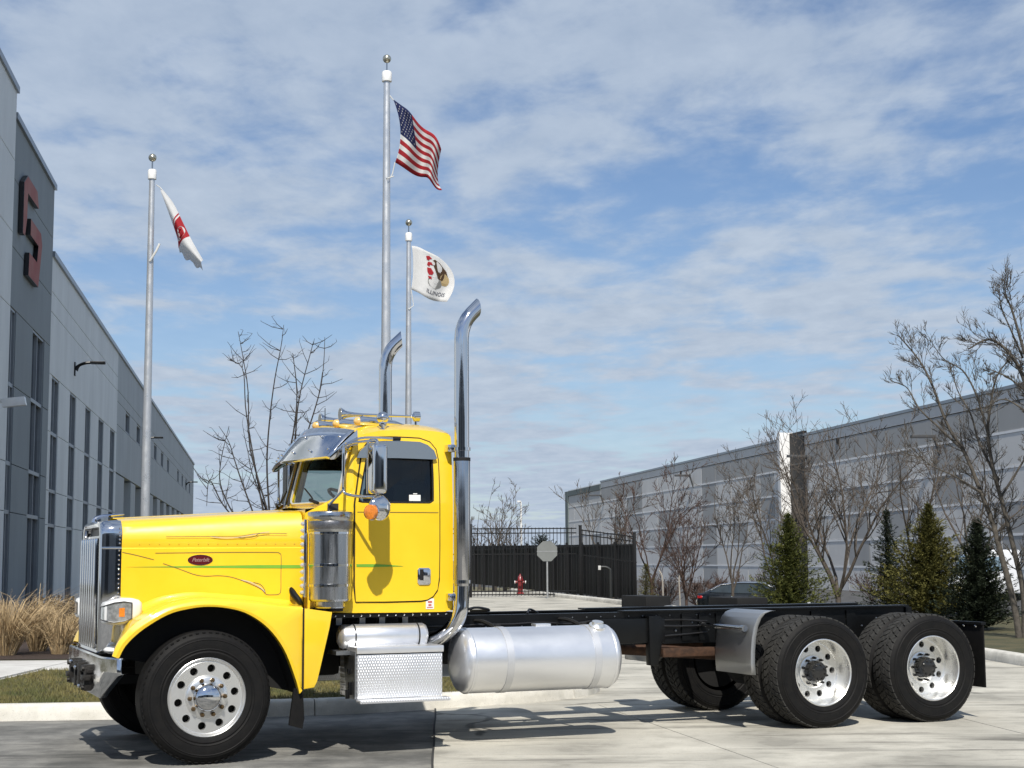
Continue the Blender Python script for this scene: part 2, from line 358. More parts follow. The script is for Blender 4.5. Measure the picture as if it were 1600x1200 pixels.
def walks():
    r = tag(MB().add([(-9, 15.0, .137), (-6.1, 15.2, .137), (-6.05, 20, .137), (-2.2, 20.6, .137), (-2.2, 22.2, .137), (-9, 21.6, .137)], [tuple(range(6))]).build('sidewalk', WALK, smooth=0, recalc=False), kind='structure')
    def sl(poly): MB().prism(poly, .10, .158, 'z').build('paving_slab', WALK, r, smooth=0)
    for i in range(4): sl([(-9, 15.1 + i * 1.3 - (.0 if i else -.1)), (-6.1, 15.25 + i * 1.2), (-6.1, 15.25 + i * 1.2 + 1.19), (-9, 15.1 + i * 1.3 + 1.29)])
    for i in range(4): sl([(-6.08 + i * 1.3, 20.03 + i * .2), (-4.79 + i * 1.3, 20.22 + i * .2), (-4.79 + i * 1.3, 21.85 + i * .2), (-6.08 + i * 1.3, 21.65 + i * .2)])
    sl([(-9, 20.3), (-6.1, 20.05), (-6.1, 21.65), (-9, 21.6)])
    tag(MB().add([(-16, 21.8, .142), (-2.3, 22.3, .142), (-3.5, 27, .142), (-13.5, 44, .142), (-17, 44, .142)], [tuple(range(5))]).build('planting_bed', MULCH, smooth=0, recalc=False), kind='structure')
    v = []; nx = 16; ny = 30
    for j in range(ny + 1):
        for i in range(nx + 1):
            p = UB * (20 + 240 * (j / ny) ** 1.4) + NB * (19.5 + i * 2.6) if True else 0
            v.append((p.x, p.y, fall(p.x, p.y) - .012))
    tag(MB().add(v, [(j * (nx + 1) + i, j * (nx + 1) + i + 1, (j + 1) * (nx + 1) + i + 1, (j + 1) * (nx + 1) + i) for j in range(ny) for i in range(nx)]).build('parking_lot', LOT, smooth=60, recalc=False), kind='structure')
    rows = resamp([(60 * UB.x + 21.5 * NB.x, 60 * UB.y + 21.5 * NB.y), (150 * UB.x + 21.5 * NB.x, 150 * UB.y + 21.5 * NB.y)], 3)
walks()

# ============================================================ warehouses
P0L = Vector((-12.33, 37.28, 0))
def wallframe(name, P0, u, nrm, label, cat):
    o = bpy.data.objects.new(name, None); COL.objects.link(o); o.empty_display_size = .5
    o.matrix_world = Matrix(((u.x, -nrm.x, 0, P0.x), (u.y, -nrm.y, 0, P0.y), (0, 0, 1, 0), (0, 0, 0, 1)))
    return tag(o, label, cat)
# local frame of a warehouse: +X along the facade, -Y out of the facade towards the street, +Z up
def panel_mat(name, c): return mat(name, c, .8, var=.12, vscale=.7, bump=.06, bscale=30, stretch=(1, 1, .35))
G_LIGHT = panel_mat('precast_light', (.76, .795, .80)); G_MID = panel_mat('precast_mid', (.47, .505, .52)); G_DARK = panel_mat('precast_dark', (.27, .305, .325))
COPING = mat('coping_metal', (.30, .33, .36), .4, .6, var=.1); WINGL = mat('window_glass_dark', (.015, .02, .028), .05, 0, spec=.8, var=.3, vscale=.4); MULL = mat('window_frame_grey', (.30, .33, .36), .45, .4, var=.1)
def left_building():
    # facade runs away from the viewer, so use a left-handed-safe frame: X along street direction, Y into the building
    o = bpy.data.objects.new('warehouse', None); COL.objects.link(o)
    into = Vector((-NB.x, -NB.y, 0))      # into the building
    # X axis must make a right-handed frame with Y=into: X = into x Z  -> reversed street direction
    xa = into.cross(Vector((0, 0, 1)))    # = direction
    o.matrix_world = Matrix(((xa.x, into.x, 0, P0L.x), (xa.y, into.y, 0, P0L.y), (0, 0, 1, 0), (0, 0, 0, 1)))
    sg = 1 if xa.dot(UB) > 0 else -1
    tag(o, 'long grey precast warehouse with tall narrow windows beside the grass clumps', 'building')
    def T(t): return sg * t
    def bx(t0, t1, y0, y1, z0, z1): 
        a, b = sorted((T(t0), T(t1))); return MB().box(a, b, y0, y1, z0, z1)
    bx(-9.5, 108.4, .6, 40, 0, 10.3).build('wall_core', G_MID, o)
    bx(-9.5, 7.4, .6, 40, 10.3, 12.3).build('wall_core', G_DARK, o)
    bx(-9.5, -.05, .5, 20, 12.3, 13.0).build('wall_core', G_LIGHT, o)
    g = .009
    def panel(t0, t1, z0, z1, m, y=0.0): bx(t0 + g, t1 - g, y, .6, z0 + g, z1 - g).build('wall_panel', m, o, bevel=.005, seg=1)
    def window(t0, t1, z0, z1, trans, y=.0, panes=2):
        bx(t0, t1, .12, .6, z0, z1).build('window', WINGL, o)
        w = o.children[-1]
        w = [c for c in o.children if c.name.startswith('window')][-1]
        tw = .06
        fr = MB()
        for a in (t0, t1 - tw): fr.add(*bxd(a, a + tw, y + .03, .14, z0, z1))
        for z in (z0, z1 - tw): fr.add(*bxd(t0 + tw, t1 - tw, y + .03, .14, z, z + tw))
        fr.build('frame', MULL, w)
        for z in trans: bx(t0 + tw, t1 - tw, y + .035, .135, z - .05, z + .05).build('transom', MULL, w)
        for k in range(1, panes): a = t0 + (t1 - t0) * k / panes; bx(a - .03, a + .03, y + .04, .13, z0 + tw, z1 - tw).build('mullion', MULL, w)
    def bxd(t0, t1, y0, y1, z0, z1): q = bx(t0, t1, y0, y1, z0, z1); return q.v, q.f
    def bay(t0, t1, top, wins, rows, m, headz, y=0.0):
        # rows: horizontal joints; wins: list of (a,b); panels fill between windows below headz and full width above
        zs = [r for r in rows if r > headz] ; zs = [headz] + zs + [top]
        for a, b in zip(zs, zs[1:]):
            n = max(1, round((t1 - t0) / 11)); 
            for i in range(n): panel(t0 + (t1 - t0) * i / n, t0 + (t1 - t0) * (i + 1) / n, a, b, m, y)
        edges = [t0]
        for a, b in wins: edges += [a, b]
        edges.append(t1); low = [.0] + [r for r in rows if r < headz] + [headz]
        for a, b in zip(edges[0::2], edges[1::2]):
            if b - a < .08: continue
            for z0, z1 in zip(low, low[1:]): panel(a, b, z0, z1, m, y)
    bay(-9.5, -.1, 13.15, [], [2.75, 3.95, 5.3, 7.75, 9.6, 11.4], G_LIGHT, 5.3, -.03)
    bay(-.1, 7.45, 12.5, [(.15, 1.05), (3.95, 6.25)], [2.75, 3.95, 5.9, 9.3, 11.0], G_DARK, 7.8)
    for a, b in ((.15, 1.05), (3.95, 6.25)): window(a, b, .15, 7.8, [2.75, 3.95, 5.9])
    W3 = [(8.05, 9.75), (12.5, 14.25), (17.05, 18.85), (21.6, 23.6), (26.3, 28.4)]
    bay(7.45, 29.2, 10.5, W3, [2.6, 3.6, 5.33, 8.85, 9.45], G_LIGHT, 7.02)
    for a, b in W3: window(a, b, .15, 7.02, [2.6, 3.62, 5.33])
    sm = [33.5 + 6.55 * i for i in range(6)] + [79.3, 85.9, 92.4, 99]; dk = [(33.4 + 6.55 * i, 37.2 + 6.55 * i) for i in range(11)]
    e = [29.2] + [q for a in sm for q in (a, a + 2.3)] + [108.4]
    bay(29.2, 108.4, 5.3, [], [], G_MID, 5.3) if False else None
    for i in range(11):
        a = 29.2 + i * 7.2; b = a + 7.2; panel(a, b, 8.9, 10.5, G_MID); panel(a, b, 5.35, 7.42, G_MID)
    for a, b in zip(e[0::2], e[1::2]): panel(a, b, 7.42, 8.42, G_MID)
    for i in range(11): panel(29.2 + i * 7.2, 29.2 + (i + 1) * 7.2, 8.42, 8.9, G_MID)
    for a in sm: window(a, a + 2.3, 7.45, 8.39, [], 0, 1)
    ed = [29.2] + [q for a in dk for q in a] + [108.4]
    for a, b in zip(ed[0::2], ed[1::2]):
        if b > a: panel(a, b, 0, 5.3, G_MID)
    for a, b in dk:
        if b < 108.4: bx(a, b, .5, .62, 0, 5.3).build('dock_door', mat('dock_door_grey', (.10, .12, .13), .5, var=.1), o)
    # coping
    for t0, t1, z, y in ((-9.5, -.05, 13.15, -.09), (-.1, 7.5, 12.5, -.07), (7.45, 108.5, 10.5, -.07)): bx(t0, t1, y, .8, z - .02, z + .14).build('coping', COPING, o)
    # lamps on arms
    for k, t in enumerate((13.5, 45.2, 92.5)):
        L_ = empty('wall_lamp', (0, 0, 0), 0, ['black curved wall lamp above the tall warehouse windows', 'black curved wall lamp by the small upper warehouse windows', 'black curved wall lamp near the far corner of the warehouse'][k], 'lamp', 'warehouse wall lamps')
        L_.matrix_world = o.matrix_world @ Matrix.Translation((T(t), 0, 7.9))
        MB().box(-.12, .12, -.04, 0, -.25, .2).build('wall_plate', BLACK, L_)
        MB().tube(catmull([(0, -.03, -.05), (0, -.15, .10), (0, -.35, .18), (0, -.55, .2)], 10), [.10, .08, .06, .05, .05, .05, .05, .05, .05, .05], 8).build('arm', BLACK, L_)
        MB().box(-.14, .14, -1.0, -.5, .15, .24).build('lamp_head', BLACK, L_, bevel=.04)
    c = empty('security_camera', (0, 0, 0), 0, 'white security camera on the warehouse corner', 'camera'); c.matrix_world = o.matrix_world @ Matrix.Translation((T(-2.5), -.03, 5.15))
    MB().tube([(0, 0, .05), (0, -.35, 0)], .04, 8).build('bracket', WHITEPL, c); MB().obox((0, -.52, 0), (.10, 0, 0), (0, .26, -.03), (0, .02, .10)).build('housing', WHITEPL, c, bevel=.02)
    # wall emblem: two interlocking bracket shapes
    sgn = empty('wall_sign', (0, 0, 0), 0, 'red wall emblem of two angular bracket shapes with black sides', 'sign'); sgn.matrix_world = o.matrix_world
    SR = mat('sign_red', (.30, .065, .05), .6, var=.25, vscale=.7, spec=.2, col2=(.36, .15, .12)); SK = mat('sign_black', (.01, .01, .011), .4, var=.2)
    s1 = [(1.38, 11.40), (3.1, 11.40), (3.45, 11.0), (1.45, 10.97), (1.42, 10.29), (1.14, 9.78), (.80, 9.78), (.80, 11.1)]
    s2 = [(2.1, 10.43), (4.0, 10.43), (4.3, 10.15), (3.75, 8.9), (1.94, 8.9), (2.0, 9.51), (3.4, 9.51), (3.6, 10.0), (2.1, 10.0)]
    for pl in (s1, s2):
        pp = [(T(a), b) for a, b in pl]; k = MB().prism(pp, -.02, -.13, 'y').build('letter_return', SK, sgn)
        MB().add([(a, -.134, b) for a, b in [((p[0] - T(3)) * .985 + T(3), (p[1] - 10) * .99 + 10) for p in pp]], [tuple(range(len(pp)))]).build('letter_face', SR, k, smooth=0)
    return o
left_building()
def right_building():
    P = Vector((7.65, 219.0, 0)); xa = Vector((-UB.x, -UB.y, 0))   # along the facade towards the viewer
    into = Vector((0, 0, 1)).cross(xa)
    o = bpy.data.objects.new('warehouse', None); COL.objects.link(o); o.matrix_world = Matrix(((xa.x, into.x, 0, P.x), (xa.y, into.y, 0, P.y), (0, 0, 1, 0), (0, 0, 0, 1)))
    tag(o, 'long pale grey panelled warehouse behind the bare trees and evergreens', 'building')
    def pm(n, c): return mat(n, c, .8, var=.08, vscale=.5, stretch=(1, 1, .4))
    A = pm('pale_panel', (.70, .69, .665)); B = pm('mid_panel', (.40, .40, .39)); Cc = pm('grey_panel', (.56, .555, .535)); W = pm('white_band', (.86, .86, .85)); D = pm('dark_trim', (.13, .16, .16))
    MB().box(0, 190, .25, 60, -1.2, 11.2).build('wall_core', W, o)
    zs = [-1.1, .75, 2.70, 4.66, 6.62, 8.66, 11.25]
    xs = [0, 5.5, 11, 16.5, 22.4, 29.5, 36.7, 43.9, 51, 58.4, 63.2, 68, 72.7, 77.6, 82.1, 86, 89.6, 93, 98, 102, 106, 110, 113.5, 117, 121, 125, 130, 135, 141, 148, 156]
    rnd = random.Random(5)
    dark_cols = {8: (1, 4), 6: (3, 5), 13: (2, 3), 20: (1, 4), 24: (3, 5), 11: (0, 5), 15: (3, 5), 17: (3, 5), 22: (2, 5), 26: (1, 3), 3: (1, 3)}
    for r in range(6):
        for i, (a, b) in enumerate(zip(xs, xs[1:])):
            if r == 5: m = (Cc if i < 4 else B if i < 7 else A if i < 11 else B)
            else:
                m = A
                if i in dark_cols and dark_cols[i][0] <= r < dark_cols[i][1]: m = B
                elif (i * 7 + r * 3) % 11 == 0: m = Cc
            top = zs[r + 1] if r < 5 else (10.45 if i >= 4 else 10.3)
            MB().box(a + .05, b - .05, 0, .25, zs[r] + .16, top - .02).build('wall_panel', m, o)
        if r: MB().box(0, 160, -.025, .25, zs[r] + .0, zs[r] + .15).build('band', W, o)
    MB().box(22.4, 160, -.02, .25, 10.5, 11.2).build('parapet', A, o); MB().box(22.4, 190, -.10, .6, 11.22, 11.42).build('coping', D if False else COPING, o)
    MB().box(0, 22.4, -.12, .5, 10.3, 11.0).build('coping', D, o); MB().box(-.3, 1.6, -.14, .5, -1.2, 11.0).build('corner_trim', D, o)
    # entrance tower: white slab with a dark glass flank
    MB().box(93.4, 94.0, -.95, .2, -1.2, 11.75).build('entrance_tower', mat('tower_white', (.80, .80, .79), .6, var=.05), o)
    MB().box(94.02, 97.3, -.10, .2, -1.2, 11.65).build('tower_glazing', mat('tower_glass', (.012, .011, .012), .5, 0, spec=.2, var=.3, vscale=.5), o)
    for z in (1, 3, 5, 7, 9): MB().box(94.05, 97.3, -.16, -.1, z, z + .1).build('glazing_bar', mat('bar_dark', (.02, .02, .02), .4), o)
    for x in (60.5, 104.5): MB().box(x - .25, x + .25, -.05, .02, 10.0, 10.5).build('vent', MATTE, o)
    LG = mat('lamp_dark_grey', (.06, .062, .065), .5, var=.2)
    labs = ['grey wall lamp near the dark trimmed corner of the far warehouse', 'grey wall lamp on the far warehouse between its corner and entrance tower', 'dark wall lamp just past the white entrance tower', 'grey wall lamp on the far warehouse behind the tall leaning tree']
    for k, (x, z) in enumerate(((24, 9.2), (65, 9.5), (98.5, 9.2), (122, 8.9))):
        l = empty('wall_lamp', (0, 0, 0), 0, labs[k], 'lamp', 'far warehouse wall lamps'); l.matrix_world = o.matrix_world @ Matrix.Translation((x, 0, z))
        MB().tube([(0, 0, -.9), (0, -.3, .1), (0, -.4, .25)], .09, 6).build('arm', LG, l); MB().box(-.2, .2, -1.9, -.3, .2, .4).build('lamp_head', LG, l, bevel=.03)
right_building()

# ============================================================ flagpoles and flags
def flagpole(x, y, top, r, label):
    o = empty('flagpole', (x, y, .13), 0, label, 'flagpole'); h = top - .13
    MB().lathe([(0, 0), (r * 1.9, 0), (r * 1.9, .05), (r, .06), (r * .98, h * .3), (r * .62, h - .5), (0, h - .5)], (0, 0, 0), 'z', 20).build('pole', mat('pole_aluminium', (.62, .63, .64), .35, .7, rvar=.1, vscale=4), o, smooth=40)
    MB().lathe([(0, h - .52), (r * .95, h - .52), (r * .98, h - .5), (r * .98, h - .32), (r * .8, h - .29), (0, h - .29)], (0, 0, 0), 'z', 16).build('truck_cap', WHITEPL, o, smooth=40)
    MB().tube([(0, 0, h - .3), (0, 0, h - .08)], .018, 6).build('spindle', STEEL, o)
    MB().sphere((0, 0, h), .095, 18, 12).build('ball', mat('gold_ball', (.55, .52, .42), .25, .9), o, smooth=80)
    return o
def patch_surface(tl, tr, bl, br, topc, botc, leftc, rightc, rip):
    tl, tr, bl, br = map(Vector, (tl, tr, bl, br))
    def f(u, v):   # v 0 = top
        p = (tl * (1 - u) + tr * u) * (1 - v) + (bl * (1 - u) + br * u) * v
        p += Vector(topc) * (4 * u * (1 - u) * (1 - v)) + Vector(botc) * (4 * u * (1 - u) * v) + Vector(leftc) * (4 * v * (1 - v) * (1 - u)) + Vector(rightc) * (4 * v * (1 - v) * u)
        return p + Vector(rip(u, v))
    return f
def cloth(name, fn, nu, nv, mats, pick, parent, thick=True):
    v = [fn(i / nu, j / nv) for j in range(nv + 1) for i in range(nu + 1)]; m = MB()
    fs = []; ms = []
    for j in range(nv):
        for i in range(nu):
            fs.append((j * (nu + 1) + i, j * (nu + 1) + i + 1, (j + 1) * (nu + 1) + i + 1, (j + 1) * (nu + 1) + i)); ms.append(pick((i + .5) / nu, (j + .5) / nv))
    m.v = [tuple(p) for p in v]; m.f = fs; m.m = ms
    o = m.build(name, mats, parent, smooth=70, recalc=False)
    if thick: k = o.modifiers.new('thick', 'SOLIDIFY'); k.thickness = .004; k.offset = 0
    return o
def fab(n, c):
    if n in MATS: return MATS[n]
    m = mat(n, c, .85, var=.08, vscale=6, bump=.05, bscale=300); b = m.node_tree.nodes['Principled BSDF']
    nt = m.node_tree; tr = nt.nodes.new('ShaderNodeBsdfTranslucent'); tr.inputs[0].default_value = (*c, 1); mx = nt.nodes.new('ShaderNodeMixShader'); mx.inputs[0].default_value = .35
    out = nt.nodes['Material Output']; nt.links.new(b.outputs[0], mx.inputs[1]); nt.links.new(tr.outputs[0], mx.inputs[2]); nt.links.new(mx.outputs[0], out.inputs[0]); return m
FW, FR, FB = fab('flag_white', (.76, .76, .75)), fab('flag_red', (.42, .02, .03)), fab('flag_blue', (.012, .02, .09))
def overlay(fn, shapes, off=-.012):
    m = MB()
    for poly, mi in shapes:
        p = [fn(u, v) + Vector((0, off, 0)) for u, v in poly]; m.add(p, [tuple(range(len(p)))], mi)
    return m
def rope(o, pts, r=.012): MB().tube(pts, r, 6).build('halyard', mat('rope_white', (.6, .6, .57), .8, var=.2), o)
def flags():
    # --- stars and stripes on the tallest pole
    D = 33.0; px = lambda x, y, d=D, dy=0.0: Vector(((x - 800) / 2400 * d * 1.0, d + dy, 0)) + Vector((0, 0, CAM_H + (873.8 - (x - 800) * .0058 - y) / 2400 * d * 1.0))
    pole = flagpole(-2.73, 33, 12.55, .115, 'tall silver flagpole flying the striped flag')
    us = empty('flag', tuple(px(612, 240)), 0, 'tattered red white and blue striped flag with stars', 'flag'); o0 = us.location
    fn = patch_surface(px(612, 140) - o0, px(686, 211, D, .55) - o0, px(615, 243) - o0, px(690, 274, D, .45) - o0, px(648, 172) - px(649, 176) + Vector((0, -.12, .05)), Vector((0, .25, .0)), Vector((.14, -.05, -.02)), Vector((-.06, .1, -.04)),
                       lambda u, v: (.05 * math.sin(u * 9 + v * 3) * u, .20 * math.sin(u * 12 + v * 2.6) * (.25 + u), .06 * math.sin(u * 9 + 1.0 + v * 2) * u - .0))
    cloth('flag_cloth', fn, 40, 13, [FR, FW, FB], lambda u, v: 2 if (u < .42 and v < 7 / 13) else (0 if int(v * 13) % 2 == 0 else 1), us)
    st = []
    for r in range(9):
        for c in range(6 if r % 2 == 0 else 5):
            cu = (.035 + .07 * c + (.035 if r % 2 else 0)); cv = (r + 1) / 10 * 7 / 13
            if cu > .41: continue
            st.append(([(cu + (.012 if k % 2 == 0 else .005) * math.sin(math.pi * k / 5), cv + (.019 if k % 2 == 0 else .008) * -math.cos(math.pi * k / 5)) for k in range(10)], 0))
    overlay(fn, st).build('stars', FW, us, smooth=0)
    rope(pole, [px(612, 141) - Vector(pole.location) + Vector((0, 0, 0)), px(606, 133) - Vector(pole.location), px(606, 133) - Vector(pole.location) + Vector((-.02, 0, .0))]); rope(pole, [px(615, 243) - pole.location, px(611, 262) - pole.location, px(608, 268) - pole.location]); rope(pole, [px(599, 268) - pole.location, px(604, 272, D, -.15) - pole.location, px(613, 266) - pole.location])
    # --- white flag with an eagle emblem
    D = 42.0; pole = flagpole(-2.85, 42, 10.85, .10, 'shorter silver flagpole flying the white eagle flag')
    il = empty('flag', tuple(px(643, 448, D)), 0, 'white flag with a brown eagle, red ribbon and lettering', 'flag'); o0 = il.location
    fn = patch_surface(px(642, 379, D) - o0, px(696, 404, D, .3) - o0, px(641, 449, D) - o0, px(697, 468, D, .25) - o0, Vector((0, 0, .08)), Vector((0, .05, -.06)), Vector((.05, 0, 0)), Vector((.22, .1, .05)), lambda u, v: (0, .10 * math.sin(u * 8 + v * 2) * (.2 + u), .02 * math.sin(u * 9)))
    cloth('flag_cloth', fn, 26, 16, [FW], lambda u, v: 0, il)
    BR, GY, NV, GD = fab('emblem_brown', (.09, .05, .025)), fab('emblem_grey', (.28, .28, .27)), fab('emblem_navy', (.02, .025, .06)), fab('emblem_tan', (.55, .42, .22))
    def blob(cu, cv, ru, rv, n=14, seed=0, jag=.2):
        rr = random.Random(seed); return [(cu + ru * math.cos(2 * math.pi * i / n) * (1 + jag * (rr.random() - .5)), cv + rv * math.sin(2 * math.pi * i / n) * (1 + jag * (rr.random() - .5))) for i in range(n)]
    sh = [(blob(.54, .66, .17, .12, 14, 3), 2), (blob(.76, .55, .11, .14, 12, 9), 4), (blob(.55, .60, .07, .08, 10, 4), 0)]
    wing = [(.50, .20), (.60, .14), (.70, .18), (.82, .34), (.84, .47), (.76, .50), (.70, .58), (.60, .56), (.56, .44), (.52, .32)]
    overlay(fn, sh, -.010).build('emblem_ground', [FW, FR, GY, NV, GD], il, smooth=0)
    overlay(fn, [(wing, 0)], -.014).build('emblem_eagle', BR, il, smooth=0)
    overlay(fn, [(blob(.52, .24, .045, .05, 10, 6), 0)], -.018).build('emblem_head', FW, il, smooth=0)
    rib = [[(.36, .14), (.46, .10), (.52, .15), (.44, .18), (.42, .22), (.36, .22)], [(.38, .26), (.48, .24), (.50, .30), (.42, .31), (.40, .36), (.34, .34)], [(.34, .40), (.44, .38), (.50, .46), (.46, .52), (.38, .54), (.34, .48)], [(.36, .57), (.44, .56), (.46, .61), (.38, .62)]]
    overlay(fn, [(q, 0) for q in rib], -.016).build('emblem_ribbon', FR, il, smooth=0)
    cu = bpy.data.curves.new('flag_text', 'FONT'); cu.body = 'ILLINOIS'; cu.size = 1; t = bpy.data.objects.new('tmp', cu); COL.objects.link(t); dg = bpy.context.evaluated_depsgraph_get(); me = bpy.data.meshes.new_from_object(t.evaluated_get(dg)); bpy.data.objects.remove(t)
    w = max(v.co.x for v in me.vertices); m = MB(); m.v = [tuple(fn(.38 + .46 * v.co.x / w, .90 - .11 * v.co.y) + Vector((0, -.014, 0))) for v in me.vertices]; m.f = [tuple(p.vertices) for p in me.polygons]; m.m = [0] * len(m.f); m.build('lettering', NV, il, smooth=0)
    rope(pole, [px(641, 449, D) - pole.location, px(645, 475, D) - pole.location, px(638, 482, D, -.1) - pole.location, px(634, 480, D) - pole.location])
    # --- furled white and red flag on the left pole
    D = 35.4; pole = flagpole(-8.45, 35.4, 10.98, .105, 'silver flagpole in front of the warehouse flying a furled flag')
    wf = empty('flag', tuple(px(243, 300, D)), 0, 'limp ragged white flag with a red patterned band', 'flag'); o0 = wf.location
    top = catmull([px(242, 285, D) - o0, px(262, 310, D, -.05) - o0, px(280, 345, D, -.1) - o0, px(296, 375, D, -.15) - o0, px(313, 404, D, -.1) - o0], 41); low = catmull([px(241, 290, D) - o0, px(254, 325, D, .05) - o0, px(266, 362, D, .15) - o0, px(272, 388, D, .2) - o0, px(309, 417, D, .1) - o0], 41)
    def fn3(u, v):
        k = u * 40; i = min(int(k), 39); t = k - i; a = top[i].lerp(top[i + 1], t); b = low[i].lerp(low[i + 1], t); p = a.lerp(b, v); jag = .05 * math.sin(u * 60) * (1 if v > .95 and u > .7 else 0)
        return p + Vector((0, -.22 * math.sin(v * math.pi) * u + .05 * math.sin(v * 5 + u * 4) * min(u * 2, 1), .0 + jag))
    cloth('flag_cloth', fn3, 60, 14, [FW, FR], lambda u, v: 1 if .36 < u < .70 and not (abs(u - .39) < .012) and not (abs(u - .68) < .012) else 0, wf, False)
    ringp = lambda cu_, cv_, a, b: [(cu_ + a * math.cos(2 * math.pi * i / 20), cv_ + b * math.sin(2 * math.pi * i / 20)) for i in range(20)]
    overlay(fn3, [(ringp(.56, .5, .075, .42), 0)], -.02).build('ring_mark', FW, wf, smooth=0); overlay(fn3, [(ringp(.56, .5, .042, .25), 0)], -.03).build('ring_centre', FR, wf, smooth=0)
    rope(pole, [px(234, 280, D) - pole.location, px(240, 284, D) - pole.location, px(243, 288, D) - pole.location]); rope(pole, [px(228, 405, D, -.1) - pole.location, px(238, 388, D, -.1) - pole.location, px(241, 376, D) - pole.location], .025)
flags()

# ============================================================ vegetation
BARK = mat('bark_grey', (.105, .092, .075), .9, var=.5, vscale=14, bump=.4, bscale=40); BARKD = mat('bark_dark', (.05, .043, .038), .9, var=.4, vscale=14); BARKR = mat('bark_reddish', (.075, .045, .034), .9, var=.4, vscale=10); BARKT = mat('bark_tan', (.10, .082, .066), .9, var=.4, vscale=10)
def bare_tree(name, loc, h, label, m, seed, mains=4, trunk_h=.15, spread=.5, r0=.07, lean=(0, 0), depth=3, up=.35, dens=7, group=None, curl=.18, tw=.006):
    rnd = random.Random(seed); o = empty(name, loc, 0, label, 'tree', group); trunk = MB(); crown = MB()
    top = Vector((lean[0] * .3, lean[1] * .3, h * trunk_h))
    trunk.tube(catmull([(0, 0, -.1), (lean[0] * .05, lean[1] * .05, h * trunk_h * .5), top], 6), [r0 * 1.25, r0 * 1.08, r0, r0 * .95, r0 * .92, r0 * .85], 8)
    def branch(p, d, ln, r, lev):
        n = 6 if lev < 2 else 4; pts = [p]; q = p.copy(); dd = d.copy()
        for i in range(n):
            dd = (dd + Vector((rnd.uniform(-1, 1), rnd.uniform(-1, 1), rnd.uniform(-.5, 1) * up + up * .35)) * curl).normalized(); q = q + dd * (ln / n); pts.append(q)
        k = 6 if lev == 0 else 5 if lev == 1 else 3
        (crown if lev else crown).tube(pts, [max(r * (1 - .75 * i / n), tw * .6) for i in range(n + 1)], k, cap=False)
        if lev >= depth: return
        cnt = dens if lev == 0 else max(3, int(dens * .6)) if lev == 1 else 4
        for j in range(cnt):
            t = rnd.uniform(.22, 1.0); i = min(int(t * n), n - 1); bp = pts[i].lerp(pts[i + 1], t * n - i)
            dv = (pts[i + 1] - pts[i]).normalized(); side = Vector((rnd.gauss(0, 1), rnd.gauss(0, 1), rnd.gauss(0, .6))); side = (side - dv * side.dot(dv)).normalized()
            a = rnd.uniform(.45, .95); nd = (dv * math.cos(a) + side * math.sin(a) + Vector((0, 0, up * .4))).normalized()
            branch(bp, nd, ln * rnd.uniform(.32, .58) * (1 - .3 * t), max(r * (1 - .75 * t) * .62, tw), lev + 1)
    for i in range(mains):
        a = 2 * math.pi * (i + rnd.uniform(-.3, .3)) / mains + seed; d = Vector((math.cos(a) * spread + lean[0] / h, math.sin(a) * spread + lean[1] / h, 1)).normalized()
        branch(top - Vector((0, 0, h * trunk_h * rnd.uniform(0, .25))), d, h * (1 - trunk_h) * rnd.uniform(.75, 1.05), r0 * .6, 0)
    trunk.build('trunk', m, o, smooth=60); crown.build('crown', m, o, smooth=0, recalc=False); return o
def at(px, D): return (px - 800) / 2400 * D
# upright multi-stemmed street tree behind the cab
def stem_tree():
    D = 27.0; o = empty('bare_tree', (at(425, D), D, .13), 0, 'leafless multi-stemmed tree rising behind the truck hood', 'tree'); rnd = random.Random(11); tr = MB(); cr = MB()
    P = lambda x, y, dy=0.: Vector((at(x, D + dy) - at(425, D), dy, CAM_H - .13 + (875 - y) / 2400 * (D + dy)))
    tr.tube([P(425, 1005), P(424, 920), P(425, 850)], [.11, .09, .08], 8)
    stems = [([(425, 850), (418, 800), (400, 740), (388, 690), (385, 610), (376, 555), (368, 515)], .2), ([(425, 850), (420, 790), (416, 720), (420, 650), (427, 590), (436, 540), (440, 505)], -.3), ([(425, 850), (412, 800), (396, 720), (382, 640), (376, 575), (352, 560)], .5), ([(425, 850), (440, 790), (458, 700), (463, 640), (470, 600), (484, 545), (486, 535)], -.5), ([(425, 850), (448, 800), (472, 700), (490, 640), (500, 600), (504, 560), (505, 525)], .4), ([(425, 850), (438, 800), (455, 690), (462, 620), (456, 560), (454, 550)], .1), ([(425, 850), (408, 830), (380, 760), (366, 720), (356, 690), (340, 665)], -.2), ([(425, 850), (400, 835), (370, 810), (345, 760), (344, 720), (356, 665)], .3), ([(425, 850), (395, 838), (350, 790), (327, 750), (323, 790)], .1), ([(425, 850), (420, 810), (405, 770), (392, 735), (385, 700)], .5), ([(425, 850), (435, 800), (448, 745), (452, 700), (460, 660)], -.4)]
    for pts, dy in stems:
        n = len(pts); c = catmull([P(x, y, dy * i / n) for i, (x, y) in enumerate(pts)], 22); cr.tube(c, [.021 - .0165 * i / 21 for i in range(22)], 6, cap=False)
        for j in range(17):
            i = rnd.randint(5, 20); b = c[i]; d = Vector((rnd.uniform(-1, 1), rnd.uniform(-.6, .6), rnd.uniform(-.05, .7))).normalized(); ln = rnd.uniform(.08, .48); q = [b, b + d * ln * .5, b + d * ln + Vector((0, 0, .06))]
            cr.tube(q, [.007, .0055, .003], 4, cap=False)
            for k in range(rnd.randint(1, 3)): d2 = Vector((rnd.uniform(-1, 1), rnd.uniform(-1, 1), rnd.uniform(0, .8))).normalized(); cr.tube([q[1 + k % 2], q[1 + k % 2] + d2 * rnd.uniform(.05, .14)], [.0042, .0022], 3, cap=False)
    tr.build('trunk', BARKD, o, smooth=60); cr.build('crown', BARKD, o, smooth=60, recalc=False)
stem_tree()
